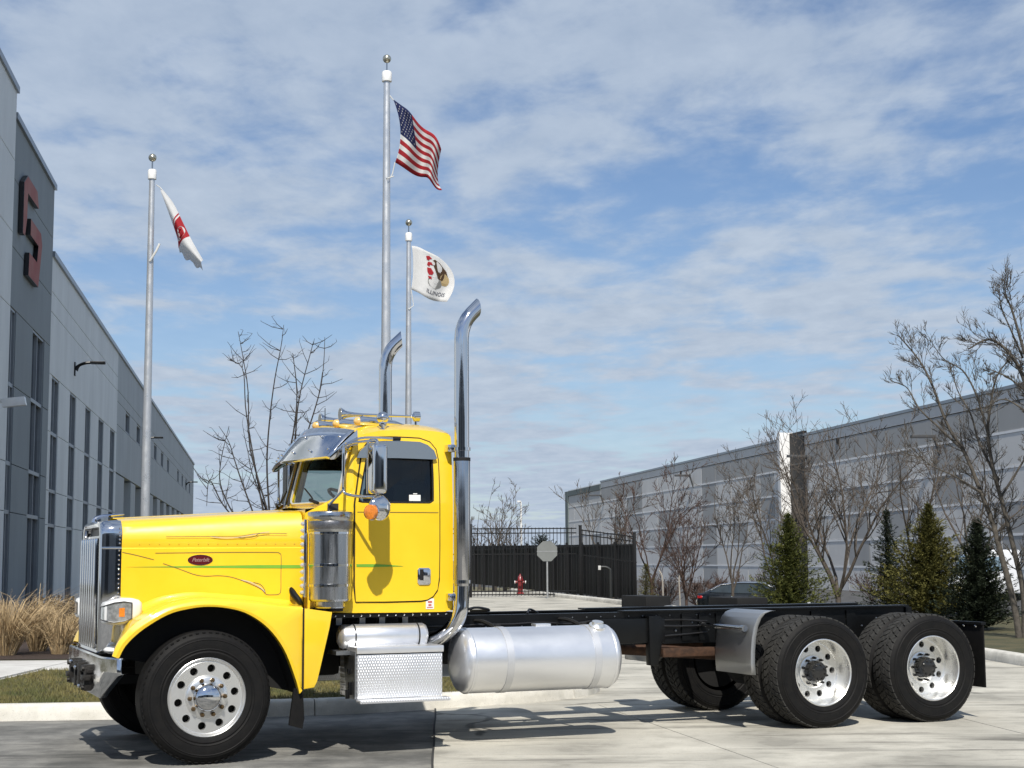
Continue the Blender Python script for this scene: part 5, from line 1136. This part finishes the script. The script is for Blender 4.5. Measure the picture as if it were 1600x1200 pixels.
# ------------------------------------------------------------ mirrors
def make_mirror(s):
    Y = lambda y: s * y
    hd = MB().box(1.235, 1.345, min(Y(1.25), Y(1.44)), max(Y(1.25), Y(1.44)), 2.035, 2.43).build('mirror', CHROME if s < 0 else BLACK, TR, bevel=.035, seg=4, smooth=50)  # far shell is chrome too; its shade is put in as black
    MB().box(1.343, 1.349, min(Y(1.275), Y(1.415)), max(Y(1.275), Y(1.415)), 2.06, 2.405).build('mirror_glass', mat('mirror_silver', (.85, .86, .87), .02, 1.0), hd)
    arm = MB()
    arm.tube(catmull([(1.10, Y(1.04), 2.10), (1.10, Y(1.05), 2.2), (1.10, Y(1.05), 2.38), (1.11, Y(1.05), 2.43), (1.16, Y(1.10), 2.455), (1.24, Y(1.2), 2.46), (1.285, Y(1.3), 2.465), (1.29, Y(1.34), 2.45), (1.29, Y(1.345), 2.42)], 26), .0125, 8)
    arm.tube(catmull([(1.10, Y(1.04), 2.10), (1.11, Y(1.05), 2.055), (1.16, Y(1.12), 2.03), (1.23, Y(1.28), 2.015), (1.29, Y(1.345), 2.02), (1.29, Y(1.345), 2.06)], 18), .0125, 8)
    arm.tube([(1.10, Y(1.05), 2.08), (1.03, Y(.90), 1.965)], .011, 8); arm.tube([(1.10, Y(1.05), 2.42), (1.19, Y(.91), 2.40)], .011, 8)
    arm.tube(catmull([(1.12, Y(1.05), 2.45), (1.25, Y(.98), 2.50), (1.40, Y(.94), 2.515), (1.58, Y(.925), 2.51)], 14), .010, 8)
    arm.tube([(1.30, Y(1.34), 2.44), (1.245, Y(1.24), 2.455), (1.245, Y(1.235), 2.2), (1.245, Y(1.24), 2.04)], .010, 8)
    arm.build('mirror_arm', CHROME, hd, smooth=60)
    MB().tube([(1.56, Y(.93), 2.512), (1.62, Y(.93), 2.512)], .018, 8).build('arm_clamp', MATTE, hd)
    MB().tube([(1.285, Y(1.335), 1.925), (1.292, Y(1.352), 1.925), (1.302, Y(1.376), 1.925), (1.308, Y(1.39), 1.925), (1.312, Y(1.40), 1.925), (1.3155, Y(1.408), 1.925), (1.317, Y(1.412), 1.925)], [.05, .098, .104, .100, .082, .05, .01], 24).build('round_mirror', CHROME, hd, smooth=60)
    MB().tube([(1.29, Y(1.345), 2.05), (1.28, Y(1.36), 1.96)], .012, 8).build('round_mirror_stem', CHROME, hd)
    a = MB().tube([(1.195, Y(1.43), 1.89), (1.20, Y(1.425), 1.89), (1.225, Y(1.41), 1.89), (1.25, Y(1.395), 1.90)], [.035, .058, .062, .04], 16).build('marker_lamp', AMBER, hd, smooth=60)
    MB().tube([(1.227, Y(1.41), 1.89), (1.241, Y(1.402), 1.89)], .064, 16).build('lamp_ring', CHROME, hd)
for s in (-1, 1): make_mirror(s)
# ------------------------------------------------------------ air cleaners with light strips
def make_aircleaner(s):
    c = (1.01, s * 1.0, 0); m = MB()
    m.lathe([(.10, 1.135), (.115, 1.14), (.122, 1.15), (.122, 1.19), (.155, 1.195), (.168, 1.21), (.168, 1.315), (.171, 1.317), (.171, 1.323), (.168, 1.325), (.168, 1.475), (.171, 1.477), (.171, 1.484), (.168, 1.486), (.168, 1.73), (.172, 1.735), (.176, 1.76), (.176, 1.83), (.180, 1.835), (.184, 1.845), (.184, 1.885), (.178, 1.90), (.10, 1.912), (0, 1.915)], c, 'z', 48)
    a = m.build('air_cleaner', STEEL, TR, smooth=30)
    MB().lathe([(0, 1.12), (.03, 1.12), (.03, 1.136), (.10, 1.136)], c, 'z', 16).build('drain_cap', MATTE, a)
    pf = MB().lathe([(.1775, 1.765), (.1785, 1.767), (.1785, 1.825), (.1775, 1.827)], c, 'z', 48).build('intake_screen', mat('perforated_steel', (.30, .30, .31), .35, .9, var=.6, vscale=260, detail=1, lo=.45, hi=.55), a)
    for z in (1.32, 1.48, 1.735): MB().lathe([(.170, z - .012), (.173, z - .010), (.173, z + .010), (.170, z + .012)], c, 'z', 48).build('band', CHROME, a)
    MB().box(1.10, 1.16, min(s * .86, s * .99), max(s * .86, s * .99), 1.20, 1.85).build('bracket', STEEL, a, bevel=.008)
    st = MB().box(.822, .846, min(s * .835, s * .895), max(s * .835, s * .895), 1.225, 1.845).build('light_strip', CHROME, a, bevel=.004)
    me = MB().tube([(0, 0, 0), (-.012, 0, 0), (-.024, 0, 0)], [.019, .017, .004], 12).mesh('strip_light', mat('clear_lens', (.75, .74, .68), .08, .5, var=.3, vscale=60, coat=1))
    for i in range(11): obj('strip_light', me, a, (.822, s * .865, 1.26 + i * .055))
for s in (-1, 1): make_aircleaner(s)
# ------------------------------------------------------------ exhaust stacks
def make_stack(s, yaw):
    c = Vector((2.13, s * 1.02, 0)); st = MB()
    path = [Vector((0, 0, z)) for z in (2.36, 2.6, 3.0, 3.30, 3.36)] + [Vector((.0 + .30 * (1 - math.cos(a)), 0, 3.36 + .30 * math.sin(a))) for a in [R_(q) for q in (12, 24, 36, 46)]]
    path.append(path[-1] + Vector((math.sin(R_(46)), 0, math.cos(R_(46)))) * .085)
    rot = Matrix.Rotation(yaw, 3, 'Z')
    ec = rot @ (Vector((-math.cos(R_(46)), 0, math.sin(R_(46)))) * .75)
    st.tube([c + rot @ p for p in path], .062, 24, cap=False, endcut=ec)
    st.tube([c + rot @ p * 1.0 for p in path[-4:]], .056, 24, cap=False, endcut=ec, m=1)
    o = st.build('exhaust_stack', [CHROME, mat('soot_inside', (.05, .05, .05), .6, .5)], TR, smooth=60, recalc=False)
    b = MB().tube([c + Vector((0, 0, z)) for z in (1.30, 1.32, 2.34, 2.36)], [.066, .069, .069, .066], 24).build('heat_shield', mat('smoked_chrome', (.50, .50, .51), .13, 1.0, rvar=.06, vscale=5), o, smooth=60)
    for z in (1.335, 2.345, 2.43): MB().tube([c + Vector((0, 0, z - .014)), c + Vector((0, 0, z + .014))], .0725, 24).build('clamp', CHROME if z != 2.345 else MATTE, o)
    e = MB().tube(catmull([c + Vector((0, 0, 1.31)), c + Vector((-.005, 0, 1.18)), c + Vector((-.02, s * -.0, 1.07)), c + Vector((-.07, s * -.05, .96)), c + Vector((-.15, s * -.16, .87)), c + Vector((-.24, s * -.30, .82)), c + Vector((-.34, s * -.45, .80))], 22), .062, 20)
    e.build('elbow', CHROME, o, smooth=60)
    for z in (2.44, 1.21):
        MB().box(2.02, 2.10, min(s * .90, s * .985), max(s * .90, s * .985), z - .03, z + .03).tube([(2.04, s * .99, z - .02), (2.04, s * .99, z + .02)], .016, 8).build('stack_bracket', CHROME, o, bevel=.01)
for s in (-1, 1): make_stack(s, R_(8) if s == -1 else R_(-18))
# ------------------------------------------------------------ air tank, battery box and step
m = MB().lathe([(0, 1.10), (.05, 1.105), (.085, 1.125), (.098, 1.15), (.098, 1.82), (.085, 1.845), (.05, 1.862), (0, 1.866)], (0, -.90, .905), 'x', 32).build('air_tank', ALU, TR, smooth=45)
for x in (1.23, 1.77): MB().lathe([(.099, x - .006), (.102, x - .005), (.102, x + .005), (.099, x + .006)], (0, -.90, .905), 'x', 32).build('tank_strap', MATTE, m)
TREAD = mat('tread_plate', (.80, .81, .83), .33, .7)
def tread_bump(mt):
    nt = mt.node_tree; N = nt.nodes; L = nt.links; b = N['Principled BSDF']
    tc = N.new('ShaderNodeTexCoord'); bp = N.new('ShaderNodeBump'); bp.inputs['Strength'].default_value = .45; bp.inputs['Distance'].default_value = .008
    hs = []
    for sg in (1, -1):
        mp = N.new('ShaderNodeMapping'); mp.inputs['Rotation'].default_value = (0, sg * R_(45), 0); mp.inputs['Scale'].default_value = (66, 0, 32); L.new(tc.outputs['Object'], mp.inputs[0])
        v = N.new('ShaderNodeTexVoronoi'); v.inputs['Randomness'].default_value = 0.0; v.inputs['Scale'].default_value = 1.0; L.new(mp.outputs[0], v.inputs['Vector']); hs.append(v.outputs[0])
    mn = N.new('ShaderNodeMath'); mn.operation = 'MINIMUM'; L.new(hs[0], mn.inputs[0]); L.new(hs[1], mn.inputs[1])
    mr = N.new('ShaderNodeMapRange'); mr.inputs[1].default_value = .15; mr.inputs[2].default_value = .4; mr.inputs[3].default_value = 1; mr.inputs[4].default_value = 0; L.new(mn.outputs[0], mr.inputs[0])
    mc = N.new('ShaderNodeMix'); mc.data_type = 'RGBA'; mc.inputs[6].default_value = (.72, .73, .75, 1); mc.inputs[7].default_value = (.86, .87, .88, 1); L.new(mr.outputs[0], mc.inputs[0]); L.new(mc.outputs[2], b.inputs['Base Color'])
    L.new(mr.outputs[0], bp.inputs['Height']); L.new(bp.outputs[0], b.inputs['Normal'])
    no = N.new('ShaderNodeTexNoise'); no.inputs['Scale'].default_value = 7; L.new(tc.outputs['Object'], no.inputs['Vector'])
    m2 = N.new('ShaderNodeMapRange'); m2.inputs[3].default_value = .25; m2.inputs[4].default_value = .5; L.new(no.outputs[0], m2.inputs[0]); L.new(m2.outputs[0], b.inputs['Roughness'])
tread_bump(TREAD)
bx = MB().box(1.18, 1.89, -1.20, -.72, .435, .775).build('battery_box', TREAD, TR, bevel=.006)
MB().box(1.17, 1.90, -1.21, -.71, .782, .835).build('box_lid', ALU, bx, bevel=.008)
MB().box(1.19, 1.88, -1.197, -.73, .774, .784).build('lid_gasket', MATTE, bx)
MB().box(1.17, 1.92, -1.31, -1.195, .405, .432).build('step', TREAD, bx, bevel=.005)
MB().prism([(-1.18, .43), (-.95, .43), (-.86, .80), (-1.18, .80)], 1.165, 1.179, 'x').build('side_plate', DULLSTEEL, bx)
lt = MB().box(1.14, 1.166, -1.10, -1.06, .46, .56).box(1.145, 1.166, -1.06, -1.02, .62, .66).box(1.12, 1.15, -1.095, -1.065, .43, .50).build('latch', BLACK, bx, bevel=.004)
MB().box(1.05, 1.18, -1.05, -.80, .77, .80).build('bracket', DULLSTEEL, bx)
# far-side box mirrors this one
b2 = MB().box(1.18, 1.89, .72, 1.20, .435, .835).build('tool_box', TREAD, TR, bevel=.006)
# ------------------------------------------------------------ fuel tanks
def make_tank(s):
    R0 = .268; prof = [(0, 2.095), (.12, 2.10), (.20, 2.115), (.245, 2.14), (R0 - .004, 2.175), (R0, 2.20), (R0, 3.46), (R0 - .004, 3.485), (.245, 3.52), (.20, 3.545), (.12, 3.56), (0, 3.565)]
    t = MB().lathe(prof, (0, s * .915, .685), 'x', 56).build('fuel_tank', ALU, TR, smooth=35)
    for x in (2.19, 3.475): MB().lathe([(R0, x - .012), (R0 + .003, x - .008), (R0 + .003, x + .008), (R0, x + .012)], (0, s * .915, .685), 'x', 56).build('weld_ring', ALU, t, smooth=60)
    for x in (2.50, 3.30):
        MB().lathe([(R0 + .001, x - .032), (R0 + .005, x - .03), (R0 + .005, x + .03), (R0 + .001, x + .032)], (0, s * .915, .685), 'x', 56).build('tank_strap', mat('strap_steel', (.7, .71, .73), .42, .7, var=.1), t, smooth=60)
        MB().tube(catmull([(x - .03, s * .45, .99), (x - .03, s * .62, .99), (x - .01, s * .76, .965), (x, s * .86, .935)], 10), .018, 6).tube([(x - .02, s * .88, .955), (x + .03, s * .86, .965)], .016, 6).build('strap_hook', MATTE, t)
    MB().tube([(3.37, s * 1.00, .935), (3.37, s * 1.01, .955), (3.37, s * 1.012, .962), (3.37, s * 1.018, .985)], [.075, .07, .052, .048], 20).build('filler_cap', RIMALU, t, smooth=40)
    MB().box(2.84, 2.98, s * .86 - .05, s * .86 + .05, .948, .972).build('sender_plate', ALU, t, bevel=.004)
for s in (-1, 1): make_tank(s)
# ------------------------------------------------------------ frame, cross members, suspension
def chan(y, s, x0, x1):
    m = MB(); m.box(x0, x1, min(y, y + s * .010), max(y, y + s * .010), .745, 1.035); m.box(x0, x1, min(y, y - s * .085), max(y, y - s * .085), 1.025, 1.037); m.box(x0, x1, min(y, y - s * .085), max(y, y - s * .085), .743, .755); return m
for s in (-1, 1):
    fr = chan(s * .43, s, -.5, 7.05).build('frame_rail', BLACK, TR)
    MB().box(3.9, 7.0, min(s * .34, s * .50), max(s * .34, s * .50), 1.038, 1.052).build('rail_cap', BLACK, fr)
    bt = MB()
    for i in range(26): x = 2.4 + i * .17; bt.sphere((x, s * .441, .93 if i % 2 else .86), .012, 6, 4)
    for i in range(12): x = 3.4 + i * .14; bt.sphere((x, s * .441, 1.0), .008, 6, 4)
    bt.build('frame_bolts', DULLSTEEL, fr)
for x in (-.3, 2.3, 3.3, 4.1, 4.9, 6.12, 6.98): MB().box(x - .05, x + .05, -.43, .43, .78, .98).build('cross_member', BLACK, TR)
MB().box(6.99, 7.06, -.46, .46, .80, 1.03).build('rear_plate', BLACK, TR)
MB().box(1.3, 2.9, -.36, .36, .62, .98).build('transmission', MATTE, TR, bevel=.05)
MB().box(-.3, 1.3, -.34, .34, .56, 1.4).build('engine', MATTE, TR, bevel=.05)
MB().tube([(2.9, 0, .78), (5.2, 0, .60)], .055, 16).build('driveshaft', RUST, TR)
MB().box(4.25, 5.25, -.55, -.47, .63, .71).build('torque_arm', RUST, TR, bevel=.01)
MB().box(4.25, 5.25, .47, .55, .63, .71).build('torque_arm', RUST, TR, bevel=.01)
hb = MB().prism([(4.12, 1.0), (4.24, 1.0), (4.26, .80), (4.21, .56), (4.13, .56)], -.53, -.445, 'y').build('hanger', BLACK, TR, bevel=.006)
hb = MB().prism([(4.12, 1.0), (4.24, 1.0), (4.26, .80), (4.21, .56), (4.13, .56)], .53, .445, 'y').build('hanger', BLACK, TR, bevel=.006)
MB().box(4.10, 4.30, .95, 1.2, .50, .545).build('step_bracket', ALU, TR)
MB().box(3.6, 4.3, -.50, -.44, .76, .98).build('valve_panel', BLACK, TR, bevel=.01)
for x in (WB, WB + SP):
    MB().tube([(x, -1.0, .488), (x, -.5, .488), (x, -.32, .49), (x, -.18, .50), (x, .18, .50), (x, .32, .49), (x, .5, .488), (x, 1.0, .488)], [.075, .075, .09, .20, .20, .09, .075, .075], 16).build('drive_axle', MATTE, TR, smooth=60)
    for s in (-1, 1): MB().lathe([(.0, .56), (.10, .56), (.125, .60), (.11, .64), (.13, .68), (.12, .74), (0, .74)], (x + .30, s * .40, .05), 'z', 20).build('air_spring', RUBBER, TR)
MB().tube([(0, -1.0, .47), (0, -.7, .42), (0, .7, .42), (0, 1.0, .47)], .06, 12).build('front_axle', MATTE, TR)
for s in (-1, 1): MB().box(-.75, .75, s * .42 - .05, s * .42 + .05, .56, .63).build('leaf_spring', MATTE, TR)
for k, (z, y) in enumerate(((.955, -.452), (.905, -.456), (.83, -.452))):
    rr = random.Random(k); MB().tube(catmull([(1.4 + i * .28, y - .012 * rr.random(), z + rr.uniform(-.016, .016)) for i in range(13)], 50), .009, 6, cap=False).build('air_line', mat('hose_black', (.012, .012, .013), .35), TR, smooth=60)
MB().tube(catmull([(2.3, -.40, 1.04), (2.5, -.35, 1.10), (2.7, -.20, 1.07), (2.6, 0, 1.06)], 16), .012, 6).tube(catmull([(3.0, -.36, 1.04), (3.05, -.3, 1.075), (3.15, -.25, 1.04)], 10), .01, 6).build('coiled_line', MATS['hose_black'], TR, smooth=60)
for x in (1.15, 1.35, 1.52, 1.72): MB().box(x, x + .05, -.70, -.60, .99, 1.05).build('mount_clip', DULLSTEEL, TR)
for i, x in enumerate((4.5, 4.68, 4.86, 5.25, 5.9, 6.3)): MB().box(x, x + .10, -.455, -.441, .77, 1.01).build('gusset', BLACK, TR)
# quarter fenders ahead of the drive wheels
def make_qfender(s):
    prof = [(4.985, 1.055), (4.93, 1.05), (4.875, 1.03), (4.835, .99), (4.80, .92), (4.775, .82), (4.762, .70), (4.758, .60), (4.765, .50)]
    y0, y1 = s * .60, s * 1.215
    m = MB().loft([[(x, y0, z) for x, z in prof], [(x, y1 - s * .01, z) for x, z in prof], [(x - .004, y1, z) for x, z in prof], [(x + .035, y1 + s * .004, z) for x, z in prof]])
    q = m.build('quarter_fender', mat('fender_steel', (.40, .41, .42), .38, .75, rvar=.04, vscale=3), TR, smooth=50); k = q.modifiers.new('thick', 'SOLIDIFY'); k.thickness = .006
    MB().tube([(4.70, s * .45, .915), (4.735, s * .62, .905), (4.75, s * 1.12, .90)], .022, 12).tube([(4.75, s * 1.08, .90), (4.75, s * 1.135, .90)], .029, 12).build('fender_arm', STEEL, q, smooth=60)
    return q
for s in (-1, 1): make_qfender(s)
MB().box(5.74, 6.10, .62, 1.2, .985, 1.115).build('far_guard', MATTE, TR, bevel=.01)
MB().box(4.72, 5.0, .66, 1.2, 1.0, 1.145).build('far_guard', MATTE, TR, bevel=.01)
# rear mud flaps
for s in (-1, 1):
    f = MB().box(7.29, 7.305, min(s * .60, s * 1.215), max(s * .60, s * 1.215), .30, .895).build('rear_flap', RUBBER, TR)
    MB().box(7.27, 7.325, min(s * .44, s * 1.22), max(s * .44, s * 1.22), .88, .905).build('flap_bar', BLACK, f)
    MB().sphere((7.285, s * .95, .865), .014, 8, 5).sphere((7.285, s * 1.12, .865), .014, 8, 5).build('flap_bolts', CHROME, f)
    MB().box(6.98, 7.30, min(s * .42, s * .47), max(s * .42, s * .47), .86, .93).build('flap_arm', BLACK, f)
# ------------------------------------------------------------ wheels
TR_R = .496
def disc_holes(r0, r1, y, holes, hr, hrad, depth, n=64):
    bm = bmesh.new(); ed = []
    def ring(cx, cz, r, k):
        v = [bm.verts.new((cx + r * math.cos(2 * math.pi * i / k), y, cz + r * math.sin(2 * math.pi * i / k))) for i in range(k)]
        return [bm.edges.new((v[i], v[(i + 1) % k])) for i in range(k)]
    ed += ring(0, 0, r1, n); ed += ring(0, 0, r0, n // 2); he = []
    for h in range(holes):
        a = 2 * math.pi * (h + .5) / holes; e = ring(hr * math.cos(a), hr * math.sin(a), hrad, 14); ed += e; he += e
    bmesh.ops.triangle_fill(bm, use_beauty=True, edges=ed)
    r = bmesh.ops.extrude_edge_only(bm, edges=he)
    for v in [g for g in r['geom'] if isinstance(g, bmesh.types.BMVert)]: v.co.y += depth
    me = bpy.data.meshes.new('t'); bm.to_mesh(me); bm.free()
    return [tuple(v.co) for v in me.vertices], [tuple(p.vertices) for p in me.polygons]
def tyre_mesh(drive):
    R0 = TR_R; W0 = .275
    rb = R0 - .014 if drive else R0
    half = [(.292, .012), (.300, -.004), (.315, -.010), (.335, -.014), (.345, -.010), (.352, -.0125), (.358, -.0165), (.364, -.0135), (.395, -.016), (.425, -.014), (.430, -.017), (.436, -.0115), (.446, -.0105), (.450, -.004), (.456, -.001), (R0 - .022, .012), (R0 - .012, .022)]
    if drive: mid = [(rb - .002, .028), (rb, .05)]
    else:
        mid = [(R0 - .006, .030)]
        for a in (.066, .112): mid += [(R0, a - .030 if a > .07 else .036), (R0, a - .006), (R0 - .012, a - .005), (R0 - .012, a + .005), (R0, a + .006)]
        mid = sorted(set(mid), key=lambda q: q[1])
    prof = half + mid; prof = prof + [(r, W0 - y) for r, y in prof[::-1]]
    m = MB().lathe(prof, (0, 0, 0), 'y', 72)
    if drive:
        np_ = 46; cols = [(.016, .078), (.084, .135), (.141, .192), (.198, .260)]
        for ci, (a, b) in enumerate(cols):
            for k in range(np_):
                t0 = 2 * math.pi * (k + .5 * (ci % 2)) / np_; dt = 2 * math.pi / np_
                sk = (.28 if ci < 2 else -.28) * dt
                # wavy hexagonal block outline in (angle, y)
                poly = [(-.41 * dt + sk, a), (-.30 * dt, (a * .5 + b * .5)), (-.44 * dt - sk, b), (.40 * dt - sk, b), (.54 * dt, (a + b) * .5), (.42 * dt + sk, a)]
                lo = [((R0 - .020) * math.cos(t0 + t), y, (R0 - .020) * math.sin(t0 + t)) for t, y in poly]
                cy = (a + b) / 2
                hi = [(R0 * math.cos(t0 + t * .95), cy + (y - cy) * .94, R0 * math.sin(t0 + t * .95)) for t, y in poly]
                if ci in (0, 3):
                    for q in range(6):
                        if (ci == 0 and poly[q][1] == a) or (ci == 3 and poly[q][1] == b):
                            f_ = (R0 - .016) / R0; hi[q] = (hi[q][0] * (1 - (1 - f_) * .5), hi[q][1], hi[q][2] * (1 - (1 - f_) * .5))
                m.add(lo + hi, [(6, 7, 8, 9, 10, 11)] + [(i, (i + 1) % 6, 6 + (i + 1) % 6, 6 + i) for i in range(6)], 1)
    else:
        for k in range(60):   # sipes along the shoulder
            t = 2 * math.pi * k / 60; c, s_ = math.cos(t), math.sin(t)
            m.obox(((R0 - .012) * c, .014, (R0 - .012) * s_), (-s_ * .012, 0, c * .012), (0, .005, 0), (c * .004, 0, s_ * .004))
    return m.mesh('tyre', [RUBBER, mat('dusty_tread', (.048, .047, .044), .85, var=.5, vscale=25, spec=.2)], smooth=28)
def nuts(parent, n, r, y, rad, mt, ln=.035, phase=0.0):
    me = MB().tube([(0, 0, 0), (0, -ln * .6, 0), (0, -ln * .75, 0), (0, -ln, 0)], [rad, rad, rad * .75, rad * .55], 6).mesh('lug_nut', mt, smooth=30)
    for k in range(n): a = 2 * math.pi * (k + phase) / n; obj('lug_nut', me, parent, (r * math.cos(a), y, r * math.sin(a)))
BRONZE = mat('rusty_nut', (.20, .13, .06), .45, .8, var=.5, vscale=60)
TF, TD = tyre_mesh(False), tyre_mesh(True)
def front_wheel():
    m = MB()
    m.lathe([(.292, .03), (.2985, .012), (.2985, .002), (.292, -.002), (.284, .004), (.278, .016), (.268, .022), (.262, .018)], (0, 0, 0), 'y', 64)
    v, f = disc_holes(.165, .262, .018, 10, .216, .030, .05)
    m.lathe([(.165, .018), (.158, .006), (.146, -.002), (.10, -.004), (.09, -.004)], (0, 0, 0), 'y', 48)
    w = m.build('front_wheel', RIMALU, TR, smooth=35, merge=1e-4)
    obj('tyre', TF, w); MB().add(v, f).build('rim_face', RIMALU, w, smooth=20)
    MB().lathe([(.285, .03), (.28, .10), (0, .10)], (0, 0, 0), 'y', 40).build('brake_drum', MATTE, w)
    MB().lathe([(.108, -.003), (.106, -.03), (.098, -.055), (.075, -.075), (.045, -.086), (0, -.09)], (0, 0, 0), 'y', 40).build('hub_cap', CHROME, w, smooth=60)
    nuts(w, 10, .133, -.002, .0175, BRONZE, .038, .3)
    return w
def drive_wheel():
    m = MB()
    m.lathe([(.292, .03), (.2985, .012), (.2985, .0), (.291, -.003), (.283, .004), (.280, .02), (.272, .06), (.266, .14), (.262, .170), (.254, .178)], (0, 0, 0), 'y', 64)
    v, f = disc_holes(.15, .254, .178, 10, .208, .029, .05)
    m.lathe([(.15, .178), (.145, .163), (.14, .160), (.08, .160)], (0, 0, 0), 'y', 48)
    w = m.build('drive_wheel', RIMALU, TR, smooth=35, merge=1e-4)
    obj('tyre', TD, w); MB().add(v, f).build('rim_face', RIMALU, w, smooth=20)
    MB().lathe([(.28, .19), (.27, .23), (0, .23)], (0, 0, 0), 'y', 40).build('brake_drum', MATTE, w)
    hub = MB().lathe([(.10, .161), (.098, .11), (.092, .09), (.082, .08), (.078, .07), (.05, .066), (0, .065)], (0, 0, 0), 'y', 32)
    for k in range(8): a = 2 * math.pi * k / 8; hub.tube([(.062 * math.cos(a), .075, .062 * math.sin(a)), (.062 * math.cos(a), .055, .062 * math.sin(a))], .010, 6)
    hub.build('hub', mat('black_gloss_hub', (.012, .012, .012), .25, coat=.5), w, smooth=40)
    nuts(w, 10, .122, .161, .0125, mat('black_nut', (.03, .03, .03), .3, .7), .05)
    return w
def inner_wheel():
    m = MB().lathe([(.292, .03), (.2985, .012), (.2985, .0), (.285, .02), (.27, .10), (.26, .24), (.15, .25), (.05, .25)], (0, 0, 0), 'y', 48)
    w = m.build('inner_wheel', MATTE, TR, smooth=40); obj('tyre', TD, w); return w
fw_ = front_wheel(); dw_ = drive_wheel(); iw_ = inner_wheel(); first = set()
def place(proto, x, y, flip, spin):
    o = proto if proto not in first else copy_obj(proto, TR); first.add(proto)
    o.location = (x, y, TR_R); o.rotation_euler = (0, spin if not flip else -spin, math.pi if flip else 0); o.rotation_mode = 'YXZ' if False else 'XYZ'
place(fw_, 0, -1.2, False, .15); place(fw_, 0, 1.2, True, .4)
for k, x in enumerate((WB, WB + SP)):
    place(dw_, x, -1.2, False, .3 + k); place(dw_, x, 1.2, True, .9 + k)
    place(iw_, x, -.885, False, .6 + k); place(iw_, x, .885, True, 1.3 + k)
